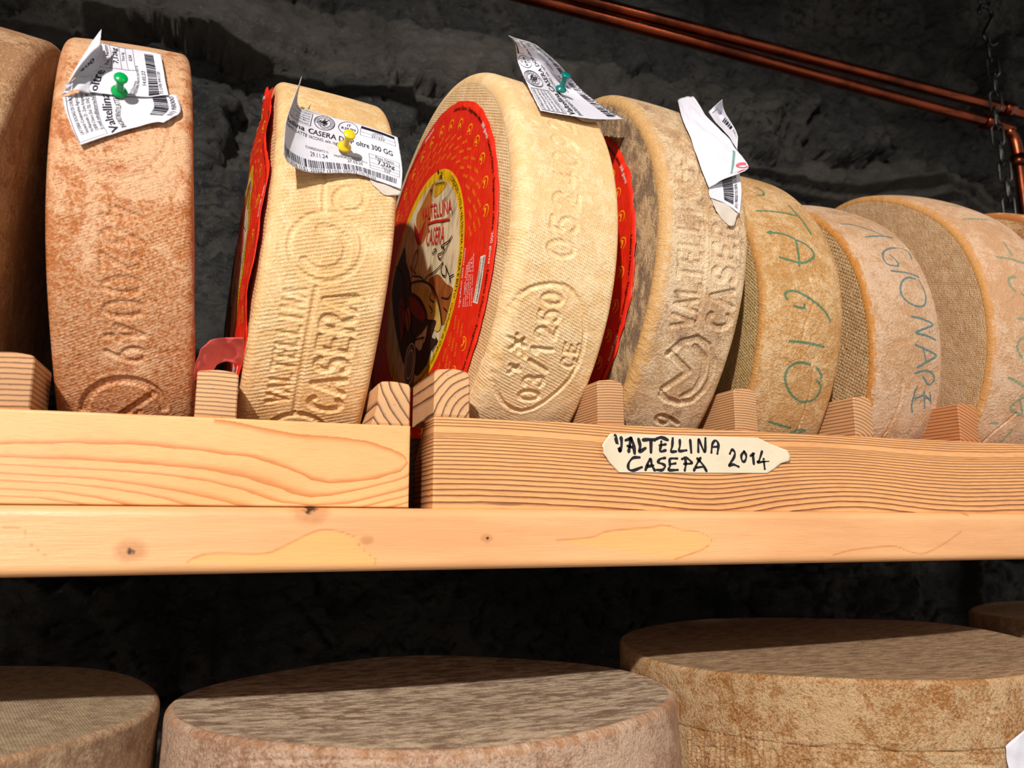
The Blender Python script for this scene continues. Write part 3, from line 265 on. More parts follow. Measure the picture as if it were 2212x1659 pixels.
def wheel_mesh(k, name, mat, parent=None, rcl=.009, rcr=.009, dome=.003, domer=.003, bulge=.0015, wob=.0010, fine=.0008, phi=(-62, 88),
               seed=1, ink_w=.0013, step=None, concave=0.0, efr=.97):
    c, M, R, hw = wheel_geo(k)
    rg = np.random.default_rng(seed)
    f0, f1 = map(math.radians, phi)
    nf = int((f1 - f0) * R / fine)
    ph = np.concatenate([np.linspace(f0, f1, nf, endpoint=False), np.linspace(f1, f0 + 2 * math.pi, 70, endpoint=False)])
    prof = []   # a, r, kind(edge weight), face flag
    nfc = 48
    for i in range(nfc):
        t = (i + .02) / nfc; r = t * (R - rcl)
        prof.append((-hw - dome * (1 - t * t) + concave * (1 - t ** 3), r, 0. if t < efr else (t - efr) / (1.02 - efr), 1.))
    prof.append((-hw, R - rcl, 1., 1.))
    for i in range(7):
        a = math.radians(90 * i / 7); prof.append((-hw + rcl * (1 - math.cos(a)), R - rcl + rcl * math.sin(a), 1. if i < 4 else .7, 0.))
    nr = max(8, int((2 * hw - rcl - rcr) / fine))
    for i in range(nr + 1):
        a = -hw + rcl + (2 * hw - rcl - rcr) * i / nr
        e = max(0, 1 - min(a + hw - rcl, hw - rcr - a) / .003)
        prof.append((a, R, e * .5, 0.))
    for i in range(7):
        a = math.radians(90 * (i + 1) / 7); prof.append((hw - rcr + rcr * math.sin(a), R - rcr + rcr * math.cos(a), .6, 0.))
    for i in range(-1, nfc):
        t = 1 - (i + 1) / nfc * .9995; r = t * (R - rcr)
        prof.append((hw + domer * (1 - t * t) - concave * (1 - t ** 3), r, 0. if t < efr else (t - efr) / (1.02 - efr), 1.))
    P = np.array(prof); A = P[:, 0][:, None] + 0 * ph[None]; RR = P[:, 1][:, None] + 0 * ph[None]
    PH = ph[None] + 0 * A
    # hand-made irregularity
    w = np.zeros_like(ph)
    for q in range(2, 9):
        w += wob * rg.normal() / q * np.cos(q * ph + rg.uniform(0, 6.28))
    wa = wob * 1.2 * np.cos(3 * ph + rg.uniform(0, 6.28)) + wob * .8 * np.cos(5 * ph + rg.uniform(0, 6.28))
    rimf = np.clip((RR - R * .75) / (R * .25), 0, 1)
    RR = RR + w[None] * rimf + bulge * (1 - (A / hw) ** 2).clip(0) * rimf
    A = A + wa[None] * rimf
    s = np.where(PH > math.pi, PH - 2 * math.pi, PH) * R
    a_f, s_f = A.ravel(), s.ravel()
    onrim = (P[:, 3] < .5)[:, None] & np.ones_like(PH, bool)
    h = np.zeros_like(a_f)
    S = list(IMP.get(k, []))
    for lines, hwid, dep in [([pl], w_, d_) for pl, w_, d_ in S] + [(text_strokes(t, o, e1, e2), w_, d_) for t, o, e1, e2, w_, d_ in IMPT.get(k, [])]:
        dep *= .95
        D = dist_strokes(a_f, s_f, lines, .006)
        x = np.clip((hwid + .0008 - D) / .0008, 0, 1); x = x * x * (3 - 2 * x)
        rim = np.exp(-((D - hwid - .0015) / .0008) ** 2) * (-dep) * .2     # curd pushed up beside the stroke
        h += dep * x + rim
    if step is not None: h += step[1] / (1 + np.exp(-(step[0] - a_f) / .0002)) - .0012 * np.exp(-((a_f - step[0]) / .0007) ** 2)
    RR = RR + (h.reshape(RR.shape)) * onrim
    ink = np.full(a_f.shape, -3.)
    if k in INK:
        D = dist_strokes(a_f, s_f, [smooth_line(q_, 5).tolist() for q_ in INK[k]], .008); ink = np.where(onrim.ravel(), 1 - D / ink_w, -3.)
    L = np.stack([A, -RR * np.cos(PH), RR * np.sin(PH)], -1).reshape(-1, 3)
    V = L @ M.T + c
    face = P[:, 3][:, None] + 0 * PH
    suv = np.where(face.reshape(-1, 1) > .5, np.stack([L[:, 1] + 3, L[:, 2] + 2, 0 * a_f], -1), np.stack([a_f, s_f, 0 * a_f], -1)) + np.array([seed * 1.7, seed * .9, seed * .37])
    edge = (P[:, 2][:, None] + 0 * PH).ravel()
    F = gridfaces(len(prof), len(ph), True)[:, ::-1]
    return mesh(name, V, F, mat, parent, True, None, {'suv': suv, 'edge': edge, 'ink': ink, 'face': face.ravel()})

# ------------------------------------------------------------------ printed lettering from the built-in font
CH = {}
def load_glyphs(chars):
    tmp = []
    for ch in sorted(chars):
        for bodytxt in (ch, ch + 'I', 'I'):
            cu = bpy.data.curves.new('g', 'FONT'); cu.body = bodytxt; cu.resolution_u = 2
            o = bpy.data.objects.new('g', cu); COL.objects.link(o); tmp.append((ch, bodytxt, o, cu))
    bpy.context.view_layer.update(); dg = bpy.context.evaluated_depsgraph_get()
    res = {}
    for ch, b, o, cu in tmp:
        me = bpy.data.meshes.new_from_object(o.evaluated_get(dg))
        v = np.array([x.co[:2] for x in me.vertices]) if len(me.vertices) else np.zeros((0, 2))
        res.setdefault(ch, {})[b] = (v, [tuple(p.vertices) for p in me.polygons])
        bpy.data.meshes.remove(me)
    for ch, b, o, cu in tmp: bpy.data.objects.remove(o)
    for cu in {t[3] for t in tmp}: bpy.data.curves.remove(cu)
    for ch, r in res.items():
        if ch == 'I': v, f = r['I']; adv = r['II'][0][:, 0].max() - r['I'][0][:, 0].max()
        else: v, f = r[ch]; adv = r[ch + 'I'][0][:, 0].max() - r['I'][0][:, 0].max()
        CH[ch] = (v, f, adv)
load_glyphs(set('ABCDEFGHIJLMNOPQRSTUVZabcdefghilmnopqrstuvzkxàW0123456789,.:-/()@ '))
CAP = .70
class Ink:
    """collects flat print and lays it on a surface through fn(x, y) -> 3-D"""
    def __init__(s): s.v = []; s.f = []; s.n = 0
    def add(s, pts3, faces):
        s.v.append(np.asarray(pts3)); s.f += [tuple(i + s.n for i in f) for f in faces]; s.n += len(pts3)
    def text(s, fn, txt, o, e1, e2, bold=0):
        W_ = sum(CH[c][2] for c in txt if c in CH); x = 0
        o, e1, e2 = map(np.array, (o, e1, e2))
        for c in txt:
            if c not in CH: continue
            v, f, adv = CH[c]
            if len(v):
                for q in ((0,) if not bold else (-bold, 0, bold)):
                    p = o + np.outer((v[:, 0] + x + q) / W_, e1) + np.outer(v[:, 1] / CAP, e2)
                    s.add(fn(p), f)
            x += adv
    def ring_text(s, fn, txt, c, r, h, a0, a1, bold=0.):
        """clockwise text on a circle, tops outward; angles in degrees"""
        W_ = sum(CH[ch][2] for ch in txt if ch in CH); x = 0
        for ch in txt:
            if ch not in CH: continue
            v, f, adv = CH[ch]
            if len(v):
                for q in ((0,) if not bold else (-bold, bold)):
                    t = np.radians(a0 + (a1 - a0) * (v[:, 0] + x + q) / W_); rr = r + h * v[:, 1] / CAP
                    s.add(fn(np.stack([c[0] + rr * np.cos(t), c[1] + rr * np.sin(t)], -1)), f)
            x += adv
    def line(s, fn, pts, w):
        p = np.asarray(pts, float)
        d = np.gradient(p, axis=0); d /= np.linalg.norm(d, axis=1)[:, None] + 1e-9
        nrm = np.stack([-d[:, 1], d[:, 0]], -1)
        wv = np.asarray(w, float).reshape(-1, 1) if np.ndim(w) else w
        A_ = p + nrm * wv; B_ = p - nrm * wv; k = len(p)
        s.add(fn(np.concatenate([A_, B_])), [(i, i + 1, k + i + 1, k + i) for i in range(k - 1)])
    def poly(s, fn, pts): s.add(fn(np.asarray(pts, float)), [tuple(range(len(pts)))])
    def ell(s, fn, c, rx, ry, w, n=40, a0=0, a1=360):
        t = np.radians(np.linspace(a0, a1, n)); s.line(fn, np.stack([c[0] + rx * np.cos(t), c[1] + ry * np.sin(t)], -1), w)
    def build(s, name, mat, parent, label=None): return mesh(name, np.concatenate(s.v), s.f, mat, parent, False, label=label)
def dense(pts, step):
    p = np.asarray(pts, float); out = [p[0]]
    for a, b in zip(p[:-1], p[1:]):
        n = max(1, int(np.linalg.norm(b - a) / step))
        for i in range(1, n + 1): out.append(a + (b - a) * i / n)
    return np.array(out)
def smooth_line(pts, n=6):
    p = np.asarray(pts, float)
    if len(p) < 3: return dense(p, np.linalg.norm(p[-1] - p[0]) / 4)
    q = np.concatenate([[2 * p[0] - p[1]], p, [2 * p[-1] - p[-2]]]); out = []
    for i in range(1, len(q) - 2):
        for t in np.linspace(0, 1, n, endpoint=False):
            out.append(.5 * ((2 * q[i]) + (-q[i - 1] + q[i + 1]) * t + (2 * q[i - 1] - 5 * q[i] + 4 * q[i + 1] - q[i + 2]) * t * t + (-q[i - 1] + 3 * q[i] - 3 * q[i + 1] + q[i + 2]) * t ** 3))
    out.append(p[-1]); return np.array(out)

# ------------------------------------------------------------------ paper patches
class Patch:
    def __init__(s, grid, flip=False, crump=0., seed=0):
        s.g = np.asarray(grid, float); s.c = crump; s.q = np.random.default_rng(seed + 90).uniform(0, 6.28, 24); s.k = np.random.default_rng(seed + 91).normal(0, 9, (8, 2))
        if flip: s.g = np.transpose(s.g, (1, 0, 2))[:, ::-1]
    @staticmethod
    def _w(t, n):
        x = np.clip(t, 0, 1) * (n - 1); i = np.minimum(x.astype(int), n - 2); f = x - i
        return i, f
    @staticmethod
    def _cr(p0, p1, p2, p3, f):
        return .5 * ((2 * p1) + (-p0 + p2) * f + (2 * p0 - 5 * p1 + 4 * p2 - p3) * f ** 2 + (-p0 + 3 * p1 - 3 * p2 + p3) * f ** 3)
    def at(s, u, v):
        p = s.at0(u, v)
        if not s.c: return p
        d = .01; u = np.asarray(u, float); v = np.asarray(v, float)
        n = -np.cross(s.at0(np.clip(u + d, 0, 1), v) - s.at0(np.clip(u - d, 0, 1), v), s.at0(u, np.clip(v + d, 0, 1)) - s.at0(u, np.clip(v - d, 0, 1)))
        n /= np.linalg.norm(n, axis=1)[:, None] + 1e-12; w = np.zeros_like(u)
        for i in range(8): w += np.abs(np.sin(u * s.k[i, 0] + v * s.k[i, 1] + s.q[i] + .8 * np.sin(u * 5 + s.q[i + 8]))) - .6
        return p + n * (s.c * w)[:, None]
    def at0(s, u, v):
        """u along columns, v along rows"""
        u = np.asarray(u, float); v = np.asarray(v, float)
        nr, nc = s.g.shape[:2]
        e = np.concatenate([[2 * s.g[0] - s.g[1]], s.g, [2 * s.g[-1] - s.g[-2]]]); e = np.concatenate([(2 * e[:, :1] - e[:, 1:2]), e, (2 * e[:, -1:] - e[:, -2:-1])], 1)
        i, f = s._w(v, nr); j, k = s._w(u, nc); f = f[:, None]; k = k[:, None]
        rows = [s._cr(e[i + q, j], e[i + q, j + 1], e[i + q, j + 2], e[i + q, j + 3], k) for q in range(4)]
        return s._cr(rows[0], rows[1], rows[2], rows[3], f)
    def nrm(s, u, v):
        d = .004; u = np.asarray(u, float); v = np.asarray(v, float)
        a = s.at(np.clip(u + d, 0, 1), v) - s.at(np.clip(u - d, 0, 1), v); b = s.at(u, np.clip(v + d, 0, 1)) - s.at(u, np.clip(v - d, 0, 1))
        n = -np.cross(a, b); return n / (np.linalg.norm(n, axis=1)[:, None] + 1e-12)
    def fn(s, off): return lambda p: s.at(p[:, 0], p[:, 1]) + s.nrm(p[:, 0], p[:, 1]) * off
    def sheet(s, nu=28, nv=18, rag=.01, seed=0, crump=0.):
        rg = np.random.default_rng(seed)
        U, V_ = np.meshgrid(np.linspace(0, 1, nu), np.linspace(0, 1, nv)); u, v = U.ravel(), V_.ravel()
        p = s.at(u, v); n = s.nrm(u, v)
        p = p + n * (crump * (np.sin(u * 9 + v * 5 + seed) + np.sin(v * 13 - u * 7 + 2 * seed)))[:, None]
        p = p.reshape(nv, nu, 3); j = rg.normal(0, 1, (nv, nu)) * rag
        for r0, r1 in ((0, 1), (-1, -2)): p[r0] += (p[r1] - p[r0]) * np.abs(j[r0])[:, None] * 10 * .5
        for r0, r1 in ((0, 1), (-1, -2)): p[:, r0] += (p[:, r1] - p[:, r0]) * np.abs(j[:, r0])[:, None] * 10 * .5
        return p.reshape(-1, 3), gridfaces(nv, nu)
def sheets(name, mat, parent, lst, th=.00018, label=None):
    V, F, k = [], [], 0
    for v, f in lst: V.append(v); F.append(f + k); k += len(v)
    o = mesh(name, np.concatenate(V), np.concatenate(F), mat, parent, True, label=label)
    m = o.modifiers.new('thickness', 'SOLIDIFY'); m.thickness = th; m.offset = 0
    return o
def lathe(name, prof, base, direction, mat, parent, n=28):
    """prof: (radius, height) along direction from base"""
    d = np.asarray(direction, float); d /= np.linalg.norm(d)
    t = np.cross(d, [0, 0, 1.]);  t = t / np.linalg.norm(t) if np.linalg.norm(t) > 1e-6 else np.array([1., 0, 0]); b = np.cross(d, t)
    a = np.linspace(0, 2 * np.pi, n, endpoint=False); V = []
    for r, h in prof: V.append(np.asarray(base) + d * h + np.outer(np.cos(a) * r, t) + np.outer(np.sin(a) * r, b))
    return mesh(name, np.concatenate(V), gridfaces(len(prof), n, True), mat, parent)
def tube(pts, r, n=12, closed=False):
    p = np.asarray(pts, float); k = len(p)
    d = np.roll(p, -1, 0) - np.roll(p, 1, 0) if closed else np.gradient(p, axis=0)
    d /= np.linalg.norm(d, axis=1)[:, None]
    ref = np.array([.13, .31, .94]); ref = ref if abs(d[0] @ ref) < .95 else np.array([.9, .1, .2])
    t = ref - d[0] * (d[0] @ ref); t /= np.linalg.norm(t); V = []
    a = np.linspace(0, 2 * np.pi, n, endpoint=False)
    for i in range(k):
        t = t - d[i] * (d[i] @ t); t /= np.linalg.norm(t); b = np.cross(d[i], t)
        V.append(p[i] + r * (np.outer(np.cos(a), t) + np.outer(np.sin(a), b)))
    V = np.concatenate(V); F = gridfaces(k, n, True)
    if closed:
        q = np.arange(n); F = np.concatenate([F, np.stack([(k - 1) * n + q, (k - 1) * n + (q + 1) % n, (q + 1) % n, q], -1)])
    return V, F

# ------------------------------------------------------------------ materials
M = {}
M['tag'] = None
def paper_mat(name, c, tr=.12):
    n = NT(name); o = n.obj()
    cc = n.mix(n.math('MULTIPLY', n.step(n.noise(o, 60, 4), .4, .7), .25), c, (c[0] * .86, c[1] * .84, c[2] * .78, 1))
    return n.set(Base_Color=cc, Roughness=.62, Specular_IOR_Level=.25, Normal=n.bump(n.noise(o, 300, 4), .0004, .5))
M['paper'] = paper_mat('white_paper', srgb(208, 206, 214)); M['backing'] = paper_mat('waxed_backing', srgb(196, 184, 170))
M['ink'] = flat('black_print', srgb(26, 22, 34), .6); M['tape'] = paper_mat('masking_tape', srgb(216, 202, 174))
M['marker'] = flat('black_marker', srgb(24, 20, 26), .5)
M['white_print'] = flat('white_print', srgb(240, 225, 220), .5); M['red_print'] = flat('red_print', srgb(196, 26, 34), .5)
M['orange_print'] = flat('orange_print', srgb(240, 150, 20), .5); M['black_print_gloss'] = flat('black_print_gloss', srgb(24, 14, 12), .45)
n = NT('red_label_paper'); o_ = n.obj()
M['red_label'] = n.set(Base_Color=n.mix(n.step(n.noise(o_, 90, 5), .35, .75), srgb(214, 34, 14), srgb(226, 50, 22)), Roughness=.42, Specular_IOR_Level=.4,
    Normal=n.bump(n.math('ADD', n.noise(n.map(o_, (1, 1, .12)), 420, 3), n.math('MULTIPLY', n.noise(o_, 40, 2), 1.5)), .0007, .8))
for nm, c in dict(ring=(226, 180, 14), cream=(214, 200, 160), orange=(176, 104, 40), yellow=(205, 160, 20), red=(170, 24, 20), hill=(150, 84, 34), dark=(52, 32, 25),
                  cheese=(206, 176, 84), red2=(128, 30, 28), cream2=(200, 190, 150), coin=(110, 104, 108), box=(228, 216, 200)).items():
    n = NT('label_' + nm); o_ = n.obj()
    cc = n.mix(n.step(n.noise(n.map(o_, (1, 1, .3)), 130, 5), .4, .7), srgb(*c), srgb(*[x * .78 for x in c]))
    M['l_' + nm] = n.set(Base_Color=cc, Roughness=.45, Specular_IOR_Level=.35, Normal=n.bump(n.noise(n.map(o_, (1, 1, .12)), 420, 3), .0005, .7))
M['pink'] = paper_mat('pink_label_back', srgb(226, 96, 92))
M['steel'] = flat('chain_steel', srgb(58, 56, 54), .30, .5, 1.0)
n = NT('copper_tube'); o_ = n.obj()
M['copper'] = n.set(Base_Color=n.mix(n.step(n.noise(o_, 14, 5), .4, .65), srgb(150, 74, 48), srgb(92, 46, 32)), Metallic=1.0, Roughness=n.step(n.noise(o_, 30, 4), .3, .7, .18, .30))
for nm, c in dict(green=(0, 158, 72), yellow=(232, 196, 30), teal=(0, 112, 104)).items():
    M['pin_' + nm] = flat('pin_plastic_' + nm, srgb(*c), .22, .5)

def wood_mat(name, light, dark, deep, kind, pith=(0, 0), freq=300, rough=.5, wob=.6):
    """kind 'lvl': growth line number in an attribute; 'ring': rings about a pith line running front to back"""
    n = NT(name); o = n.obj(); xyz = n.sep(o)
    if kind == 'lvl':
        L = n.math('ADD', n.attr('lvl'), n.math('MULTIPLY', n.math('SUBTRACT', n.noise(n.map(o, (.25, 1, 1)), 160, 3), .5), .35))
        fibre = n.noise(n.map(o, (.06, 1, 1)), 1500, 3, .7)
    else:
        dx = n.math('SUBTRACT', xyz[0], pith[0]); dz = n.math('SUBTRACT', xyz[2], pith[1])
        r = n.math('SQRT', n.math('ADD', n.math('MULTIPLY', dx, dx), n.math('MULTIPLY', dz, dz)))
        L = n.math('ADD', n.math('MULTIPLY', r, freq), n.math('MULTIPLY', n.math('SUBTRACT', n.noise(n.map(o, (1, .15, 1)), 60, 3), .5), wob))
        fibre = n.noise(n.map(o, (1, .08, 1)), 1400, 3, .7)
    fr = n.math('FRACT', L)
    late = n.step(fr, .30 if kind == 'lvl' else .50, .98); late = n.math('POWER', late, 2.2)
    c = n.mix(late, light, dark)
    c = n.mix(n.math('MULTIPLY', n.step(fibre, .42, .72), .42), c, deep)
    c = n.mix(n.math('MULTIPLY', n.step(n.noise(n.map(o, (.3, 1, 1)), 22, 4), .4, .75), .22), c, dark)
    dash = n.noise(n.map(o, (.035, 1, 1) if kind == 'lvl' else (1, .04, 1)), 420, 2, .5)
    c = n.mix(n.math('MULTIPLY', n.step(dash, .69, .76), .55), c, dark)
    bp = n.bump(n.math('ADD', n.math('MULTIPLY', fibre, .35), n.math('MULTIPLY', late, .5)), .0005, .7)
    return n.set(Base_Color=c, Roughness=rough, Specular_IOR_Level=.35, Normal=bp)

# ------------------------------------------------------------------ room
n = NT('rubble_stone'); o_ = n.obj()
big = n.noise(o_, 5, 5, .6, .5); sp = n.noise(o_, 210, 5, .8); md = n.noise(n.map(o_, (1, 1, 1.8)), 34, 8, .74, .8)
c = n.mix(n.step(big, .38, .64), srgb(60, 60, 58), srgb(92, 88, 82)); c = n.mix(n.step(md, .46, .66), c, srgb(32, 34, 34))
c = n.mix(n.math('MULTIPLY', n.step(n.attr('tone'), .4, 1.), .5), c, srgb(104, 97, 88))
c = n.mix(n.math('MULTIPLY', n.step(sp, .58, .70), .55), c, srgb(158, 155, 146))
M['stone'] = n.set(Base_Color=c, Roughness=.8, Specular_IOR_Level=.3, Normal=n.bump(n.math('ADD', n.math('MULTIPLY', md, .8), n.math('MULTIPLY', sp, .30)), .016, 1.0))
def rubble(x0, x1, z0, z1, res, seed):
    rg = np.random.default_rng(seed)
    nx = int((x1 - x0) / res); nz = int((z1 - z0) / res)
    X, Z = np.meshgrid(np.linspace(x0, x1, nx), np.linspace(z0, z1, nz))
    # courses of long irregular stones
    seeds = []; zc = z0 - .05
    while zc < z1 + .1:
        ch = rg.uniform(.07, .19); xc = x0 - .1 + rg.uniform(0, .1)
        while xc < x1 + .2:
            cw = rg.uniform(.14, .48); seeds.append((xc + cw / 2, zc + ch / 2 + rg.normal(0, .012), cw, ch)); xc += cw
        zc += ch
    S = np.array(seeds); d1 = np.full(X.shape, 9.); d2 = np.full(X.shape, 9.); id1 = np.zeros(X.shape, int)
    def vnoise(fx, fz, sd):
        r2 = np.random.default_rng(sd); G = r2.uniform(-1, 1, (97, 97))
        u = (X * fx) % 96; v = (Z * fz) % 96; i = u.astype(int); j = v.astype(int); a = u - i; c = v - j
        a = a * a * (3 - 2 * a); c = c * c * (3 - 2 * c)
        return (G[j, i] * (1 - a) + G[j, i + 1] * a) * (1 - c) + (G[j + 1, i] * (1 - a) + G[j + 1, i + 1] * a) * c
    wx = .022 * vnoise(14, 14, 1) + .012 * vnoise(45, 45, 2) + .006 * vnoise(120, 120, 5); wz = .016 * vnoise(12, 16, 3) + .010 * vnoise(50, 50, 4) + .005 * vnoise(130, 130, 6)
    for i, (a, b, w, h) in enumerate(S):
        m = (np.abs(X - a) < w * 1.3 + .06) & (np.abs(Z - b) < h * 1.6 + .06)
        dx = np.abs(X[m] + wx[m] - a) / w; dz = np.abs(Z[m] + wz[m] - b) / h
        d = (dx ** 2.6 + dz ** 2.6) ** (1 / 2.6)
        o1 = d1[m]; o2 = d2[m]; idm = id1[m]
        c1 = d < o1
        o2 = np.where(c1, o1, np.minimum(o2, d)); o1 = np.where(c1, d, o1); idm = np.where(c1, i, idm)
        d1[m] = o1; d2[m] = o2; id1[m] = idm
    gap = np.clip((d2 - d1) / .10, 0, 1); gap = gap * gap * (3 - 2 * gap)
    n_ = len(S); hs = rg.normal(0, .014, n_); tone = rg.uniform(0, 1, n_)
    lx, lz = X - S[id1, 0], Z - S[id1, 1]
    h = np.full(X.shape, 9.)
    for q in range(5):                                              # cleft faces of each stone
        gx = rg.normal(0, .30, n_); gz = rg.normal(0, .45, n_); of = rg.uniform(0, .022, n_)
        h = np.minimum(h, of[id1] + gx[id1] * (lx + .012 * vnoise(23, 31, q + 40)) + gz[id1] * (lz + .012 * vnoise(29, 21, q + 50)))
    h = np.clip(hs[id1] + h, -.05, .05)
    fb = np.zeros_like(X)
    for q in range(5):
        f = 26 * 2.1 ** q; fb += vnoise(f, f * 1.2, seed + q) * .0060 / 1.75 ** q
    cr = np.abs(vnoise(13, 17, 77) + .5 * vnoise(41, 53, 78)); fb -= .012 * np.exp(-(cr / .05) ** 2)      # cracks
    Y = -(h + fb) * gap + .055 * (1 - gap) - fb * .6 * (1 - gap)
    return X, Y, Z, tone[id1]
X, Y, Z, tn = rubble(-.75, 2.7, .55, 2.72, .0048, 11)
lean = np.clip(Z - 1.5, 0, 9)
wall = mesh('wall_back', np.stack([X, Y + .56 - .03 * lean, Z], -1).reshape(-1, 3), gridfaces(*X.shape), M['stone'], None, True, None, {'tone': tn.ravel()})
tag(wall, 'dark rough rubble stone cellar wall behind the shelves', 'wall', kind='structure')
def slab(name, x0, x1, y0, y1, z0, z1, mat):
    v = [(x, y, z) for z in (z0, z1) for y in (y0, y1) for x in (x0, x1)]
    return mesh(name, v, [(0, 2, 3, 1), (4, 5, 7, 6), (0, 1, 5, 4), (2, 6, 7, 3), (0, 4, 6, 2), (1, 3, 7, 5)], mat, None, False)
n = NT('cellar_floor_stone'); o_ = n.obj()
M['floor'] = n.set(Base_Color=n.mix(n.step(n.noise(o_, 9, 6), .35, .7), srgb(70, 66, 60), srgb(96, 90, 82)), Roughness=.85, Normal=n.bump(n.noise(o_, 40, 5), .01))
n = NT('cellar_ceiling_stone'); o_ = n.obj()
M['ceil'] = n.set(Base_Color=n.mix(n.step(n.noise(o_, 7, 6), .35, .7), srgb(52, 47, 44), srgb(76, 70, 64)), Roughness=.9, Normal=n.bump(n.noise(o_, 22, 6), .03))
tag(slab('floor', -1.6, 2.8, -2.4, .7, -.1, 0, M['floor']), 'dark stone cellar floor under the shelves', 'floor', kind='structure')
tag(slab('ceiling', -1.6, 2.8, -2.4, .7, 2.72, 2.82, M['ceil']), 'dark rough cellar ceiling above the shelves', 'ceiling', kind='structure')
lw = np.array([[x, y, z] for z in (0, .56) for y in (.56, .66) for x in (-.75, 2.7)])
tag(mesh('trim_1', lw, [(0, 2, 3, 1), (4, 5, 7, 6), (0, 1, 5, 4), (2, 6, 7, 3), (0, 4, 6, 2), (1, 3, 7, 5)], M['floor'], None, False), 'plain footing of the rubble wall below the shelves', 'wall footing', kind='structure')

# ------------------------------------------------------------------ shelf timber
def board(name, x0, x1, z0, z1, y0, y1, rad, mat, nx, nz, attr=None, yback=None, ks=3, parent=None):
    xs = np.linspace(x0 + rad, x1 - rad, nx); zs = np.linspace(z0 + rad, z1 - rad, nz)
    Xg, Zg = np.meshgrid(xs, zs); V = [np.stack([Xg, 0 * Xg + y0, Zg], -1).reshape(-1, 3)]
    F = [tuple(f) for f in gridfaces(nz, nx)]
    loop = [i for i in range(nx)] + [r * nx + nx - 1 for r in range(1, nz)] + [(nz - 1) * nx + i for i in range(nx - 2, -1, -1)] + [r * nx for r in range(nz - 2, 0, -1)]
    B = V[0][loop]; base = len(V[0]); prev = loop; cx, cz = (x0 + x1) / 2, (z0 + z1) / 2
    ox = np.where(np.isclose(B[:, 0], xs[0]), -1, np.where(np.isclose(B[:, 0], xs[-1]), 1, 0)); oz = np.where(np.isclose(B[:, 2], zs[0]), -1, np.where(np.isclose(B[:, 2], zs[-1]), 1, 0))
    lv = [(rad * math.sin(math.pi / 2 * q / ks), rad * (1 - math.cos(math.pi / 2 * q / ks))) for q in range(1, ks + 1)]
    rings = [B + np.stack([ox * a, 0 * ox + d, oz * a], -1) for a, d in lv]
    last = rings[-1].copy(); last[:, 1] = y1 if yback is None else yback(last[:, 2]); rings.append(last)
    for R_ in rings:
        idx = list(range(base, base + len(R_))); m = len(idx)
        F += [(prev[(i + 1) % m], prev[i], idx[i], idx[(i + 1) % m]) for i in range(m)]
        V.append(R_); base += m; prev = idx
    F.append(tuple(prev[::-1]))
    V = np.concatenate(V); at = {k: f(V) for k, f in (attr or {}).items()}
    return mesh(name, V, F, mat, parent, True, None, at)
def lvl_left(V):
    x, zz = V[:, 0], V[:, 2]
    def low(c):
        c = np.asarray(c); i = c[:, 0].argmax() if c is GR0 else 0
        q = c[i:]; q = q[q[:, 0].argsort()]; return np.interp(x, q[:, 0], q[:, 1])
    GR0 = np.asarray(GR[0]); i0 = GR0[:, 0].argmax(); lo0 = GR0[i0:]; lo0 = lo0[lo0[:, 0].argsort()]; up0 = GR0[:i0 + 1]
    Z0 = np.interp(x, lo0[:, 0], lo0[:, 1]); ZU = np.where(x < up0[0, 0], 2., np.interp(x, up0[:, 0], up0[:, 1]))
    zs = [Z0]
    for g in GR[1:]:
        g = np.asarray(g); g = g[g[:, 0].argsort()]; zs.append(np.minimum(np.interp(x, g[:, 0], g[:, 1]), zs[-1] - .0012))
    zs.append(zs[-1] - .006); zs.append(zs[-1] - .006)
    L = 1 - np.minimum(np.minimum(zz - Z0, ZU - zz) / .0085, .70)
    L = np.where(zz > ZU, 1.30 + np.minimum(zz - ZU, .01) / .04, L)
    for i in range(len(zs) - 1):
        m = (zz <= zs[i]) & (zz > zs[i + 1]); L = np.where(m, 1 + i + (zs[i] - zz) / (zs[i] - zs[i + 1]), L)
    L = np.where(zz <= zs[-1], len(zs), L)
    e = np.maximum(x - .108, 0) * 60
    return L + e
def lvl_right(V):
    x, zz = V[:, 0], V[:, 2]
    w = zz + .0030 * np.exp(-((x - .335) / .05) ** 2) * (1.371 - zz) / .03 - .0045 * np.exp(-((x - .47) / .06) ** 2) * (1.365 - zz) / .045 + .0015 * np.sin(x * 23 + 1.2)
    t = np.clip((w - 1.305) / .067, 0, 1.3)
    return 3 + 11 * t + 13 * t * t + 1.6 * np.exp(-((t - .82) / .03) ** 2)
M['wood_left'] = wood_mat('larch_flat_sawn', srgb(234, 178, 118), srgb(196, 122, 62), srgb(208, 144, 86), 'lvl', rough=.42)
M['wood_right'] = wood_mat('larch_quarter_sawn', srgb(230, 168, 108), srgb(96, 46, 24), srgb(180, 116, 66), 'lvl', rough=.45)
Z0R, Z1R, Z1L = 1.3115, 1.3715, 1.3643
wlab = 'pale flat-sawn wooden shelf board with a long looping grain, left of the gap'
tag(board('shelf_board', -.52, .1100, 1.3125, Z1L, 0, .052, .0012, M['wood_left'], 420, 130, {'lvl': lvl_left}, lambda zz: np.where(zz > 1.335, .052 - (zz - 1.335) * .9, .052)), wlab, 'board')
bd = tag(board('shelf_board', .1253, 1.26, Z0R, Z1R, 0, .053, .0012, M['wood_right'], 480, 60, {'lvl': lvl_right}, lambda zz: np.where(zz > 1.345, .053 - (zz - 1.345) * 1.05, .053)),
         'wooden shelf board with fine dark straight grain and a handwritten tape on its front', 'board')
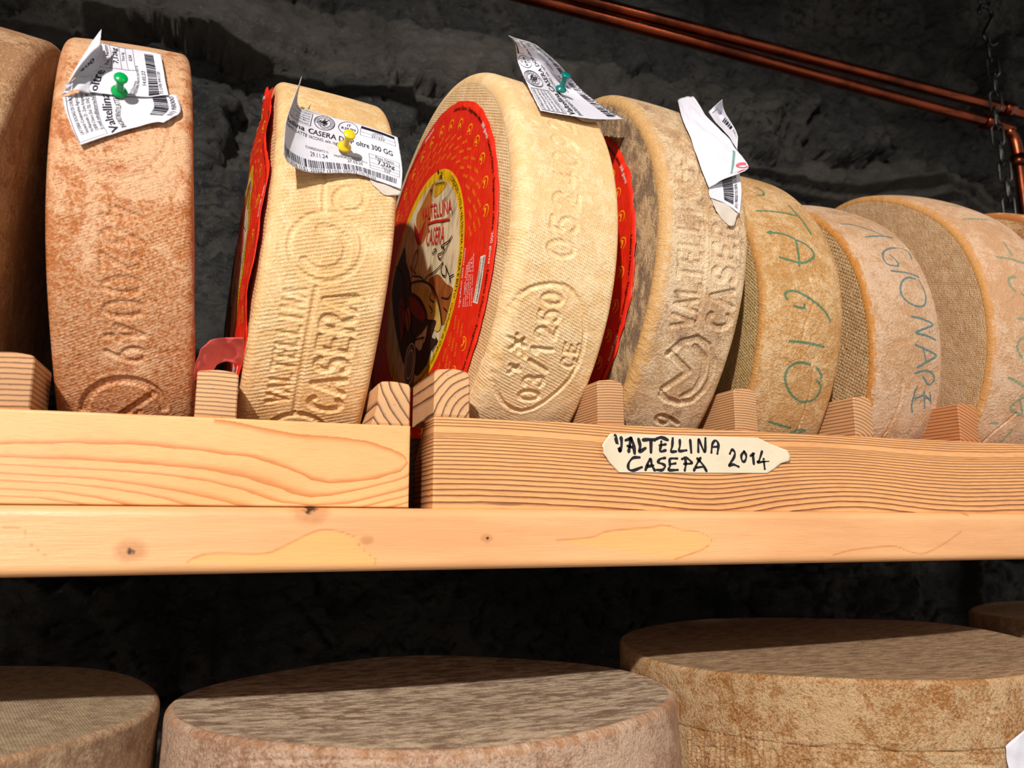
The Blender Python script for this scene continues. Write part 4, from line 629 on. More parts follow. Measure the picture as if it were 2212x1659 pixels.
# masking tape with handwriting on the right board
tp = np.asarray(TAPE); cen = tp.mean(0)
def tape_y(p): return -.0006 - .0022 * np.clip((np.abs(p[:, 0] - .322) - .066) / .012, 0, 1) ** 2
rings = [cen + (tp - cen) * s for s in (1, .97, .9, .7, .45, .2)]; q = np.concatenate(rings + [[cen]]); k = len(tp)
tf = [(r * k + i, r * k + (i + 1) % k, (r + 1) * k + (i + 1) % k, (r + 1) * k + i) for r in range(5) for i in range(k)] + [(5 * k + i, 5 * k + (i + 1) % k, 6 * k) for i in range(k)]
tape = mesh('tape_label', np.stack([q[:, 0], tape_y(q), q[:, 1]], -1), tf, M['tape'], bd, True, label='cream paper tape with torn ends and black handwriting')
mo = tape.modifiers.new('thickness', 'SOLIDIFY'); mo.thickness = .0002; mo.offset = 0
k_ = Ink(); tfn = lambda p: np.stack([p[:, 0], tape_y(p) - .00025, p[:, 1]], -1)
for i, h in enumerate(HW):
    s = smooth_line(h, 7); w = .0010 + .00022 * np.sin(np.arange(len(s)) * .5 + i) + (.0002 if i < 10 else -.00005)
    k_.line(tfn, s, w)
    for e in (s[0], s[-1]):
        t = np.linspace(0, 2 * np.pi, 12, endpoint=False); k_.poly(lambda p: tfn(p) - np.array([0, .00003, 0]), np.stack([e[0] + .00095 * np.cos(t), e[1] + .00095 * np.sin(t)], -1))
k_.build('handwriting', M['marker'], tape, 'black marker handwriting in capitals')
# beam
def vein(V): return np.minimum(dist_strokes(V[:, 0], V[:, 2], [smooth_line(b, 6).tolist() for b in BV], .02), .02)
def inside(V):
    ins = np.zeros(len(V))
    for b in (BV[0], BV[2]):
        p = np.asarray(b); x, zz = V[:, 0], V[:, 2]; r = np.zeros(len(V), bool)
        for (x0, z0), (x1, z1) in zip(p, np.roll(p, -1, 0)):
            c = ((z0 > zz) != (z1 > zz)) & (x < (x1 - x0) * (zz - z0) / (z1 - z0 + 1e-12) + x0); r ^= c
        ins = np.maximum(ins, r)
    return ins
def knot(V):
    d = np.full(len(V), 9.)
    for (a, b), r in KN: d = np.minimum(d, np.hypot((V[:, 0] - a) * .75, V[:, 2] - b) / r)
    return d
n = NT('planed_spruce'); o_ = n.obj()
fib = n.noise(n.map(o_, (.05, 1, 1)), 900, 4, .7); sof = n.noise(n.map(o_, (.12, 1, 1)), 45, 4, .6)
c = n.mix(n.step(sof, .35, .7), srgb(230, 174, 120), srgb(216, 156, 104)); c = n.mix(n.math('MULTIPLY', n.step(fib, .52, .74), .35), c, srgb(206, 146, 86))
c = n.mix(n.math('MULTIPLY', n.attr('ins'), .45), c, srgb(238, 176, 92))
c = n.mix(n.step(n.attr('vein'), .0012, .0002, 0, .6), c, srgb(190, 118, 60))
kd = n.math('ADD', n.attr('knot'), n.math('MULTIPLY', n.math('SUBTRACT', n.noise(o_, 320, 3), .5), .9))
c = n.mix(n.step(kd, 1.9, .8, 0, .55), c, srgb(176, 116, 66)); c = n.mix(n.step(kd, .6, .25), c, srgb(58, 34, 24))
M['beam'] = n.set(Base_Color=c, Roughness=n.step(sof, .3, .7, .30, .46), Specular_IOR_Level=.45, Normal=n.bump(n.math('ADD', fib, n.math('MULTIPLY', sof, 2.)), .00035, .7))
tag(board('shelf_beam', -.52, 1.26, 1.2740, 1.3120, -.006, .060, .0055, M['beam'], 520, 22, {'vein': vein, 'ins': inside, 'knot': knot}, ks=5),
    'long pale planed beam with knots and rounded edges under the two shelf boards', 'beam')
M['wood_plain'] = wood_mat('rough_larch', srgb(196, 146, 92), srgb(120, 72, 40), srgb(150, 100, 60), 'ring', (.3, -.5), 240, .6)
tag(board('rear_rail', -.52, 1.26, 1.3115, 1.3640, .294, .340, .003, M['wood_plain'], 12, 4), 'rear shelf rail carrying the backs of the standing cheese wheels', 'rail')
tag(board('rear_beam', -.52, 1.26, 1.2740, 1.3110, .270, .335, .004, M['wood_plain'], 12, 4), 'rear shelf beam under the rear rail against the stone wall', 'beam')
M['shade_strip'] = wood_mat('gap_shade_dark', srgb(84, 56, 38), srgb(48, 30, 22), srgb(60, 40, 28), 'ring', (.3, -.5), 240, .7)
tag(board('shade_strip', .0905, .1550, 1.3125, 1.3630, .0565, .068, .001, M['shade_strip'], 6, 6), 'dark strip added for the shade in the gap behind the two shelf boards', 'shade_strip')  # added dark strip, its colour stands in for the shade in the gap
# lower shelf and posts (below and beside the picture)
for y0, y1, lb in ((-.055, .03, 'front rail of the lower shelf under the lying cheese wheels'), (.19, .28, 'rear rail of the lower shelf under the lying cheese wheels')):
    tag(board('lower_shelf_rail', -.52, 1.26, 1.045, 1.0840, y0, y1, .003, M['wood_plain'], 12, 4), lb, 'rail')
for x in (-.58, 1.26):
    for y0, y1, w in ((-.02, .06, 'front'), (.25, .335, 'rear')):
        tag(board('shelf_post', x, x + .06, 0, 1.55 if x > 0 else 1.9, y0, y1, .003, M['wood_plain'], 4, 12), 'upright wooden shelf post, %s one at the %s end of the shelf' % (w, 'right' if x > 0 else 'left'), 'post')
# spacer blocks
def spacer(x0, x1, z0, z1, y0, y1, pith, freq, light, dark, label, rr=.003, chl=0.0):
    cx = (x0 + x1) / 2
    mt = wood_mat('larch_end_grain', light, dark, tuple(a * .8 for a in light[:3]) + (1,), 'ring', (pith[0] - cx, pith[1] - z0), freq, .62, .5)
    w = x1 - x0; pr = []   # cross-section in x,z with rounded top corners, slightly domed
    pr += [(x0, z0), (x1, z0)]
    for q in range(6):
        a = math.radians(q * 18); pr.append((x1 - rr + rr * math.cos(a), z1 - .001 - rr + rr * math.sin(a)))
    for q in range(1, 6): pr.append((x1 - rr - (w - 2 * rr) * q / 6, z1 - .001 + .001 * math.sin(math.pi * q / 6)))
    rl = rr * .5
    for q in range(6):
        a = math.radians(90 + q * 18); pr.append((x0 + rl + chl + rl * math.cos(a), z1 - .001 - rl + rl * math.sin(a)))
    if chl: pr.append((x0 + chl * .9, z0 + (z1 - z0) * .45))
    pr = np.array(pr); c0 = pr.mean(0); V = []; k = len(pr); e = .0008
    secs = [(y0, 1 - e / (w / 2)), (y0 + e, 1.), ((y0 + y1) / 2, 1.), (y1 - e, 1.), (y1, 1 - e / (w / 2))]
    for y, s in secs: V.append(np.stack([c0[0] + (pr[:, 0] - c0[0]) * s, np.full(k, y), c0[1] + (pr[:, 1] - c0[1]) * s], -1))
    F = [(r * k + i, r * k + (i + 1) % k, (r + 1) * k + (i + 1) % k, (r + 1) * k + i)[::-1] for r in range(len(secs) - 1) for i in range(k)]
    F += [tuple(range(k)), tuple(range((len(secs) - 1) * k, len(secs) * k))[::-1]]
    V = np.concatenate(V); V[:, 2] = np.maximum(V[:, 2], z0)
    o = mesh('spacer_block', V, F, mt, None, False)
    return tag(o, label, 'wooden block', 'spacer blocks between the standing wheels')
LT_, DK_ = srgb(216, 166, 116), srgb(70, 36, 26); LT2, DK2 = srgb(204, 152, 104), srgb(66, 32, 22)
zt = 1.4040
spacer(-.1300, -.1046, Z1L, 1.3965, .002, .050, (-.10, 1.0), 330, LT2, DK2, 'spacer block left of the orange-brown wheel, cut by the left picture edge')
spacer(-.0195, .0040, Z1L, 1.3935, .002, .034, (-.02, .8), 390, LT_, DK_, 'spacer block under the torn red paper strip, flat dark growth lines')
spacer(.0850, .1098, Z1L, 1.3930, .002, .055, (.180, 1.425), 165, LT_, DK_, 'spacer block at the right end of the loop-grained board, upright curved rings', chl=.004)
spacer(.1256, .1500, Z1R, 1.4040, .002, .066, (.160, 1.366), 200, LT_, DK_, 'spacer block at the left end of the taped board, wide arching rings', rr=.005)
spacer(.2440, .2650, Z1R, 1.4040, .002, .055, (.262, 1.17), 520, LT2, DK2, 'spacer block between the wheel with the big red label and the mottled wheel', rr=.005)
spacer(.3580, .3785, Z1R, 1.4045, .002, .055, (.361, 1.27), 520, LT2, DK2, 'spacer block right of the mottled wheel, above the number on the tape', rr=.005)
spacer(.4710, .4895, Z1R, 1.4045, .002, .055, (.466, 1.352), 360, LT2, DK2, 'spacer block between the two wheels with green and blue marker writing', rr=.005)
spacer(.5820, .6030, Z1R, 1.4045, .002, .055, (.50, 1.20), 380, srgb(196, 128, 78), DK2, 'spacer block furthest right, darker reddish wood with slanting lines', rr=.004)
# ------------------------------------------------------------------ rind materials
M['w1'] = rind_mat('brown_rind', srgb(170, 124, 84), srgb(206, 168, 126), srgb(146, 98, 62), srgb(168, 124, 86), .45, .3, 520, -.3, .0001, rough=.6, fine=0.00112, edge_amt=.3)
M['w2'] = rind_mat('orange_brown_rind', srgb(186, 112, 66), srgb(230, 182, 138), srgb(180, 100, 30), srgb(182, 106, 54), .70, .42, 560, -.42, .00016, rough=.34, dark=srgb(168, 92, 58), dark_amt=.25, fine=0.00077, edge_amt=.5, low=(1.86, 1.67, .14))
M['w3'] = rind_mat('straw_rind', srgb(226, 182, 124), srgb(240, 206, 156), srgb(220, 168, 104), srgb(224, 178, 118), .5, .3, 400, -.33, .00030, rough=.44, fine=0.00045, edge_amt=.4)
M['w4'] = rind_mat('pale_straw_rind', srgb(230, 190, 136), srgb(242, 210, 164), srgb(226, 178, 116), srgb(232, 192, 136), .5, .28, 460, .30, .00024, rough=.46, fine=0.00045, edge_amt=.2, fweave=(330, .3, .0003))
M['w5'] = rind_mat('mottled_rind', srgb(206, 166, 120), srgb(236, 206, 166), srgb(180, 138, 100), srgb(214, 164, 96), .56, .36, 640, .15, .00026, plain=True, rough=.40,
                   dark=srgb(140, 108, 86), dark_amt=.36, fine=0.00096, face_col=(srgb(140, 116, 90), srgb(220, 186, 138)), streak=(1, .5, 1), edge_amt=.8)
M['w6'] = rind_mat('amber_rind', srgb(204, 154, 94), srgb(230, 192, 142), srgb(198, 140, 74), srgb(204, 146, 80), .52, .40, 500, .2, .00003, rough=.44, ink=(srgb(24, 122, 92), .8),
                   fine=0.00128, face_col=(srgb(206, 168, 108), srgb(222, 190, 130)), fweave=(330, 0, .00045))
M['w7'] = rind_mat('pinkish_rind', srgb(206, 160, 116), srgb(226, 190, 156), srgb(204, 138, 76), srgb(206, 138, 64), .56, .30, 520, .2, .00003, rough=.5, ink=(srgb(34, 118, 124), .8),
                   dark=srgb(160, 118, 90), dark_amt=.28, fine=0.00128, face_col=(srgb(206, 162, 110), srgb(224, 188, 136)), fweave=(250, .2, .0006))
M['w8'] = rind_mat('rosy_rind', srgb(206, 158, 116), srgb(226, 190, 156), srgb(206, 146, 90), srgb(208, 148, 82), .55, .25, 420, .12, .00006, rough=.53, ink=(srgb(70, 140, 110), .6),
                   fine=0.00096, face_col=(srgb(212, 168, 120), srgb(228, 190, 144)), fweave=(400, .5, .0003))
M['w9'] = rind_mat('spotted_rind', srgb(206, 150, 92), srgb(226, 190, 140), srgb(150, 90, 52), srgb(186, 116, 60), .5, .5, 500, .2, .0001, rough=.5)
M['l1'] = rind_mat('grey_brown_rind', srgb(166, 130, 98), srgb(204, 174, 138), srgb(150, 112, 82), srgb(186, 142, 100), .46, .3, 560, .35, .00006, plain=True, rough=.55, fine=0.00128, face_col=(srgb(172, 146, 114), srgb(206, 182, 144)), fweave=(420, .5, .00025), edge_amt=.6)
M['l2'] = rind_mat('bloomy_rind', srgb(182, 138, 108), srgb(226, 190, 160), srgb(166, 116, 84), srgb(190, 132, 80), .60, .32, 420, .1, .00005, rough=.48, fine=0.00208, face_col=(srgb(156, 124, 98), srgb(242, 214, 178)), streak=(1.25, .5, 1), edge_amt=.8)
M['l3'] = rind_mat('rusty_rind', srgb(184, 130, 76), srgb(222, 184, 136), srgb(172, 108, 48), srgb(190, 138, 86), .64, .46, 420, .1, .00005, rough=.5, fine=0.00192, face_col=(srgb(158, 122, 90), srgb(206, 170, 128)), streak=(1.5, .5, 1), edge_amt=.4)

def wroot(k, label, name='cheese_wheel', group=None):
    c, M_, R, hw = wheel_geo(k); z = c[2] - (R if k in WH else hw)
    return root(name, (float(c[0]), float(c[1]), float(z)), label, 'cheese', group)
G1 = 'cheese wheels standing on the shelf'
tag(wheel_mesh('W0', 'cheese_wheel', M['w1'], None, .008, .008, seed=21, fine=.003), 'unseen brown cheese wheel added beyond the left picture edge to shade the wall', 'cheese', G1)  # unseen wheel, added to block light leaking past the row onto the wall
r1 = tag(wheel_mesh('W1', 'cheese_wheel', M['w1'], None, .008, .008, seed=1, wob=.0012), 'brown cheese wheel cut off by the left picture edge, its flat side in shadow', 'cheese', G1)
r2 = tag(wheel_mesh('W2', 'cheese_wheel', M['w2'], None, .006, .006, seed=2, wob=.0008, phi=(-60, 90)), 'glossy orange-brown cheese wheel with pressed digits, under the tag with a green pin', 'cheese', G1)
r3 = wroot('W3', 'straw-coloured cheese wheel with pressed capitals, under the tag with the yellow pin', group=G1)
wheel_mesh('W3', 'rind', M['w3'], r3, .007, .006, dome=.008, seed=3, wob=.0008, bulge=.001)
r4_ = wroot('W4', 'pale cheese wheel showing its big red label, an oval stamp pressed in its rim', group=G1)
wheel_mesh('W4', 'rind', M['w4'], r4_, .011, .004, dome=.004, seed=4, wob=.0007, bulge=.001)
r5 = wroot('W5', 'mottled grey-tan cheese wheel with a round pressed emblem, under the folded white tag', group=G1)
wheel_mesh('W5', 'rind', M['w5'], r5, .008, .006, dome=.004, seed=5, wob=.0012)
tag(wheel_mesh('W6', 'cheese_wheel', M['w6'], None, .004, .007, seed=6, wob=.0016, bulge=.004, efr=.985), 'amber cheese wheel with green marker writing, right of the mottled wheel', 'cheese', G1)
tag(wheel_mesh('W7', 'cheese_wheel', M['w7'], None, .004, .007, seed=7, wob=.0016, bulge=.005, efr=.985, ink_w=.0012), 'pinkish tan cheese wheel with blue-green marker capitals and an orange edge', 'cheese', G1)
tag(wheel_mesh('W8', 'cheese_wheel', M['w8'], None, .0045, .008, seed=8, wob=.0016, bulge=.005, efr=.985, ink_w=.0016), 'rosy tan cheese wheel at far right showing a broad woven flat side', 'cheese', G1)
r9 = wroot('W9', 'spotted cheese wheel with a red label, only a sliver at the right picture edge', group=G1)
wheel_mesh('W9', 'rind', M['w9'], r9, .006, .006, seed=9, fine=.002)
G2 = 'cheese wheels lying on the lower shelf'
l1 = tag(wheel_mesh('L1', 'cheese_wheel', M['l1'], None, .004, .004, dome=.001, domer=-.001, seed=11, phi=(-95, 40), bulge=.001), 'grey-brown woven cheese wheel lying in the bottom left corner', 'cheese', G2)
l2 = tag(wheel_mesh('L2', 'cheese_wheel', M['l2'], None, .005, .005, dome=.001, domer=-.003, seed=12, phi=(-75, 75), bulge=.002), 'pinkish brown cheese wheel lying at bottom centre, rough flaky top', 'cheese', G2)
l3 = tag(wheel_mesh('L3', 'cheese_wheel', M['l3'], None, .004, .004, dome=.001, domer=-.002, seed=13, phi=(-60, 100), bulge=.001, step=(.0085, -.0011)), 'rusty tan cheese wheel lying at bottom right, pressed digits below a seam', 'cheese', G2)
tag(wheel_mesh('L4', 'cheese_wheel', M['l1'], None, .004, .004, dome=.001, domer=0, seed=14, fine=.003), 'dark cheese wheel lying deep in shadow behind the rusty one at the right picture edge', 'cheese', G2)

# ------------------------------------------------------------------ round red labels on the flat sides
def face_fn(k, dome, off, ripple=0., seed=0):
    c, M_, R, hw = wheel_geo(k)
    def f(p):
        p = np.asarray(p, float); r = np.hypot(p[:, 0], p[:, 1]); t = np.arctan2(p[:, 1], p[:, 0])
        a = -hw - dome * (1 - (r / R) ** 2) - off - ripple * (1 + np.sin(9 * t + seed) * np.sin(r * 90) + .6 * np.sin(17 * t + 2 * seed)) * np.clip(r / .15, 0, 1) ** 3
        return np.stack([a, p[:, 0], p[:, 1]], -1) @ M_.T + c
    return f
def disc_mesh(name, fn, r0, r1, mat, parent, cen=(0, 0), n=180, m=14, rag=0., seed=0, label=None, th=None):
    rg = np.random.default_rng(seed); t = np.linspace(0, 2 * np.pi, n, endpoint=False)
    jit = rag * (.6 * np.sin(7 * t + seed) + .5 * np.sin(19 * t + 2 * seed) + .5 * np.sin(43 * t) + .3 * rg.normal(size=n))
    V = [np.stack([cen[0] + (r + (jit if i == m - 1 else 0)) * np.cos(t), cen[1] + (r + (jit if i == m - 1 else 0)) * np.sin(t)], -1) for i, r in enumerate(np.linspace(max(r0, .0004), r1, m))]
    o = mesh(name, fn(np.concatenate(V)), gridfaces(m, n, True)[:, ::-1], mat, parent, True, label=label)
    if th: mo = o.modifiers.new('thickness', 'SOLIDIFY'); mo.thickness = th; mo.offset = 0
    return o
def big_label(k, parent, rot=0., dome=.004, off=.0006, ripple=.0002, seed=0, R_=.157, full=True, rag=.0006):
    """rot turns the artwork; design coordinates are those of the pale wheel's label"""
    s = R_ / .157; cr, sr = math.cos(rot), math.sin(rot)
    base = lambda q: (lambda p: face_fn(k, dome, off + q, ripple, seed)(np.stack([(p[:, 0] * cr - p[:, 1] * sr) * s, (p[:, 0] * sr + p[:, 1] * cr) * s], -1)))
    lab = disc_mesh('paper_label', base(0), 0, .157, M['red_label'], parent, n=240, m=22, rag=rag, seed=seed, label='round red printed paper label', th=.00022)
    disc_mesh('yellow_ring', base(.0003), .0895, .0990, M['l_ring'], lab, m=4, label='yellow ring with black lettering')
    disc_mesh('picture', base(.0003), 0, .0897, M['l_cream'], lab, m=14, label='round picture on the label')
    q = .0005
    allm = ['orange', 'yellow', 'red', 'hill', 'dark', 'cheese', 'red2', 'cream2', 'coin']
    V, F, FM, kk = [], [], [], 0
    for i, (c_, pl) in enumerate(ART):
        p = smooth_line(np.concatenate([pl, pl[:1]]), 5)[:-1]; ce = p.mean(0)
        rr = np.hypot(p[:, 0], p[:, 1]); p = p * np.minimum(1, (.0965 if c_ == 'coin' else .0892) / rr)[:, None]
        rings = [ce + (p - ce) * t for t in (1, .66, .33)]; v = np.concatenate(rings + [[ce]]); m_ = len(p)
        f = [(a * m_ + j, a * m_ + (j + 1) % m_, (a + 1) * m_ + (j + 1) % m_, (a + 1) * m_ + j) for a in range(2) for j in range(m_)] + [(2 * m_ + j, 2 * m_ + (j + 1) % m_, 3 * m_) for j in range(m_)]
        V.append(base(q + .00008 * i)(v)); F += [tuple(x + kk for x in g) for g in f]; FM += [allm.index(c_)] * len(f); kk += len(v)
    mesh('picture_print', np.concatenate(V), F, [M['l_' + c_] for c_ in allm], lab, True, FM)
    bk, rd, wh, og = Ink(), Ink(), Ink(), Ink(); f1 = base(.0014); f2 = base(.0005)
    for pl, w in LN: bk.line(f1, smooth_line(pl, 5), w)
    for pl, w in RLN: rd.line(f1, smooth_line(pl, 5), w)
    ce = np.array(ART[-1][1]).mean(0)
    for r in (.011, .016): wh.ell(f1, ce, r * .9, r * 1.15, .0004)
    for c_, t_, o, e1, e2 in LT: dict(red=rd, black=bk, white=wh)[c_].text(f2 if c_ == 'white' else f1, t_, o, e1, e2)
    A = -1.0
    # ring lettering; in face coordinates (y, z) the outside viewer sees y growing to the left, so clockwise = growing angle
    def ring(ink, txt, r, h, a0, deg, bold=0.): ink.ring_text(f2, txt, (0, 0), r, h, a0, a0 + deg, bold)
    for i in range(8):
        pos = 108. + i * 42.3 + (3.3 if i > 6 else 0)
        ring(bk, 'Latteria Chiuro', .1490, .0034, pos, 13.2, .012); ring(bk, '-', .1490, .0034, pos + 13.8, .5)
        ring(bk, 'Stagionato oltre', .1490, .0034, pos + 15., 16.2, .012); ring(wh, '300 giorni', .1490, .0036, pos + 31.8, 9.0, .02); ring(bk, '-', .1490, .0034, pos + 41.2, .5)
    ring(bk, 'CONSORZIO TUTELA VALTELLINA CASERA E BITTO', .0923, .0042, 126, 78); ring(bk, 'Certificato da Organismo di Controllo autorizzato dal Mi.P.A.A.F.', .0923, .0038, 206, 92)
    for i in range(34):                                             # crescents with a little flame
        dg = 131.4 + i * 10.55; a = math.radians(dg)
        if 178 < dg < 209: continue
        cc = np.array([math.cos(a), math.sin(a)]) * .1365
        t = np.radians(np.linspace(-60, 170, 20)) + a - 1.57; r_ = .0052
        og.line(f2, np.stack([cc[0] + r_ * np.cos(t), cc[1] + r_ * np.sin(t)], -1), .00062 * np.sin(np.linspace(.2, 2.9, 20)) + .00012)
        d = np.array([math.sin(a), -math.cos(a)]); e = cc / np.linalg.norm(cc)
        og.poly(f2, [cc + d * -.0026, cc + d * .0026 + e * .002, cc + d * .004 - e * .0026]); og.poly(f2, [cc - d * .004 - e * .0014, cc - d * .0006 - e * .0006, cc - d * .002 - e * .0034])
    for i in range(48):                                             # thin slanting script between the crescents and the picture
        dg = 130 + i * 7.5; a = math.radians(dg)
        if 177 < dg < 212: continue
        for j, r_ in enumerate((.1065, .1150, .1230)):
            t_ = ('casera', 'Valtellina', 'oltre 300', 'latteria')[(i + j) % 4]; u = np.array([math.cos(a), math.sin(a)]); v = np.array([-math.sin(a), math.cos(a)])
            og.text(f2, t_, u * r_ - v * .004, v * .0098 + u * .0042, u * .0028 - v * .0012)
    # pale box with small print
    a0, a1 = math.radians(188), math.radians(202.5)
    tt = np.linspace(a0, a1, 8); box = np.concatenate([np.stack([.1338 * np.cos(tt), .1338 * np.sin(tt)], -1), np.stack([.1430 * np.cos(tt[::-1]), .1430 * np.sin(tt[::-1])], -1)])
    mesh('small_print_box', base(.0004)(box), [tuple(range(16))], M['l_box'], lab, False)
    bk.ring_text(base(.0007), 'RACCOLTA DIFFERENZIATA CARTA', (0, 0), .1392, .0026, 188.6, 201.9, .012); bk.ring_text(base(.0007), 'verifica le disposizioni del Comune', (0, 0), .1352, .0022, 188.6, 201.9)
    for ink, nm, mt in ((bk, 'black_print', M['black_print_gloss']), (rd, 'red_print', M['red_print']), (wh, 'white_print', M['white_print']), (og, 'orange_print', M['orange_print'])):
        ink.build(nm, mt, lab)
    return lab
big_label('W4', r4_, 0, .004, .0009, .0001, 4)
lab3 = big_label('W3', r3, .5, .008, .0012, .0014, 3, .160, rag=.002)
lab5 = big_label('W5', r5, 1.2, .004, .0012, .0003, 5, .1485, rag=.0012)
big_label('W9', r9, 2.0, .003, .0009, .0002, 6, .140)
sp = Patch(P['strip3'], crump=.0004, seed=3); sheets('torn_strip', M['pink'], lab3, [sp.sheet(40, 16, .015, 3)], label='torn pink strip of the red label hanging over the block')

# ------------------------------------------------------------------ printed weight tags and their pins
def bars(ink, fn, u0, u1, v0, v1, seed, n=90, slant=0.):
    rg = np.random.default_rng(seed); w = rg.choice([1, 1, 1, 2, 2, 3], n * 2).astype(float); x = np.cumsum(w); x = u0 + (u1 - u0) * x / x[-1]
    for i in range(0, len(x) - 1, 2):
        vv = np.linspace(v0, v1, 4); a = np.stack([np.full(4, x[i]), vv], -1); b = np.stack([np.full(4, x[i + 1]), vv], -1)
        p = np.concatenate([a, b]); ink.add(fn(p), [(j, j + 1, 5 + j, 4 + j) for j in range(3)])
def frame_lines(ink, fn, u0, v0, u1, v1, w=.0018, rows=(), cols=()):
    for a, b in (((u0, v0), (u1, v0)), ((u1, v0), (u1, v1)), ((u1, v1), (u0, v1)), ((u0, v1), (u0, v0))): ink.line(fn, dense((a, b), .05), w)
    for r in rows: ink.line(fn, dense(((u0, r), (u1, r)), .05), w)
    for c_ in cols: ink.line(fn, dense(((c_, v0), (c_, v1)), .05), w)
def seal(ink, fn, cu, cv, ru, rv, seed):
    ink.ell(fn, (cu, cv), ru, rv, .0022); ink.ell(fn, (cu, cv), ru * .93, rv * .93, .0012); ink.ell(fn, (cu, cv), ru * .62, rv * .62, .0022)
    rg = np.random.default_rng(seed); W_ = 'LATTERIA SOCIALE COOPERATIVA CHIURO'
    tot = sum(CH[c_][2] for c_ in W_); x = 0
    for c_ in W_:
        v, f, adv = CH[c_]
        if len(v):
            t = np.radians(160 + 300 * (v[:, 0] + x) / tot); k = .68 + .20 * v[:, 1] / CAP
            ink.add(fn(np.stack([cu + ru * k * np.cos(t), cv + rv * k * np.sin(t)], -1)), f)
        x += adv
    for i in range(9):
        p = rg.normal(0, .22, (5, 2)); ink.line(fn, smooth_line(np.stack([cu + ru * p[:, 0], cv + rv * p[:, 1]], -1), 4), .0024)
    ink.poly(fn, [(cu - ru * .35, cv + rv * .30), (cu + ru * .3, cv + rv * .36), (cu + ru * .05, cv + rv * .48)])
def std_print(pt, lot, packed, best, kg, tara, digits, seed, um=None, off=.00030):
    k = Ink(); f0 = pt.fn(off); f = (lambda p: f0(np.stack([np.interp(p[:, 0], um[0], um[1]), p[:, 1]], -1))) if um else f0
    T = lambda t, u, v, du, h, dv=0, bold=0: k.text(f, t, (u, v), (du, dv), (0, -h), bold)
    frame_lines(k, f, .015, .03, .245, .335)
    for i, t in enumerate(('LATTERIA SOCIALE DI CHIURO', 'Società Cooperativa Agricola', 'Via Nazionale 23 - Zona Artigianale', '23030 Chiuro (So) TEL 0342 482113', 'E-mail info@latteriachiuro.com')): T(t, .022, .085 + i * .058, .215, .036)
    seal(k, f, .345, .17, .078, .16, seed)
    k.ell(f, (.53, .17), .078, .145, .0026); T('IT', .513, .13, .035, .055, 0, .015); T('R3R7M', .472, .21, .118, .055, 0, .015); T('CE', .51, .285, .04, .05, 0, .015)
    k.poly(f, [(.63, .035), (.72, .035), (.82, .035), (.945, .035), (.945, .085), (.82, .085), (.72, .085), (.63, .085)])
    frame_lines(k, f, .63, .085, .945, .235, .0016, (.16,)); T('LOTTO', .74, .145, .10, .045); T(lot, .73, .215, .12, .045)
    T('Valtellina CASERA DOP oltre 300 GG', .012, .455, .90, .088, 0, .018); T('INGREDIENTI: LATTE VACCINO, sale, caglio', .014, .535, .46, .05)
    T('CONFEZIONATO IL:', .235, .70, .16, .034); T(packed, .265, .79, .12, .06)
    T('DA CONSUMARSI', .47, .70, .15, .03); T('PREFERIBILMENTE ENTRO IL:', .425, .74, .25, .034); T(best, .51, .80, .12, .052)
    frame_lines(k, f, .695, .545, .955, .80, .0016, (.615, .70, .75)); T('Peso Netto', .75, .605, .16, .05); T(kg, .765, .69, .145, .066, 0, .02); T('Tara kg', .80, .742, .08, .036); T(tara, .82, .792, .05, .036)
    bars(k, f, .015, .93, .845, .94, seed, 88); T(digits, .03, .992, .72, .044)
    return k
def pin(name_c, label):
    b, h = map(np.array, PIN[name_c]); d = h - b; L = np.linalg.norm(d); d = d / L; L = .0142
    r = root('push_pin', b.tolist(), label, 'push pin', 'push pins in the tags')
    lathe('head', [(.0001, 0), (.0040, 0), (.0046, .0006), (.0047, .0014), (.0042, .0022), (.0030, .0029), (.0023, .0040), (.0021, .0060), (.0022, .0085), (.0026, .0108), (.0034, .0122), (.0039, .0128), (.00395, .0136), (.0036, .0142), (.0001, .0144)], b, d, M['pin_' + name_c], r, 32)
    lathe('needle', [(.0001, -.0095), (.0005, -.0075), (.00055, .0002)], b, d, M['steel'], r, 10)
def tag_root(px, label): return root('price_tag', px, label, 'paper tag', 'printed weight tags')
# tag with the yellow pin
pt = Patch(P['t3'], crump=.00010, seed=1); tr = tag_root(P['t3'][2][3], 'white printed weight tag under the yellow pin, its left end curled up')
sheets('paper', M['paper'], tr, [pt.sheet(90, 40, .02, 1)])
std_print(pt, '231223', '29.11.24', '27.02.25', '7,32kg', '0.54', '97113036 (15) 250227 (3102) 000732 (10) 231223', 3, ((0, .10, .25, .535, .77, .98), (0, .2, .4, .6, .8, 1))).build('printing', M['ink'], tr)
sheets('torn_backing', M['backing'], tr, [Patch(P['t3b']).sheet(16, 8, .05, 2, .0002), Patch(P['t3c']).sheet(16, 6, .06, 3, .0002)], label='torn beige backing strip')
pin('yellow', 'yellow push pin through the curled white tag')
# tag with the teal pin
pt = Patch(P['t4'], crump=.00012, seed=4); tr = tag_root(P['t4'][1][1], 'white printed weight tag under the teal pin, bent up like a ramp')
sheets('paper', M['paper'], tr, [pt.sheet(90, 40, .03, 4)])
std_print(pt, '231223', '29.11.24', '27.02.25', '7,42kg', '0.54', '98000719113036 (15) 250227 (3102) 000742', 8).build('printing', M['ink'], tr)
sheets('torn_backing', M['backing'], tr, [Patch(P['t4b']).sheet(10, 6, .05, 5, .0002), Patch(P['t4c']).sheet(16, 6, .05, 6, .0002)], label='translucent torn backing edge')
pin('teal', 'teal push pin through the ramp-shaped tag on the wheel with the big red label')
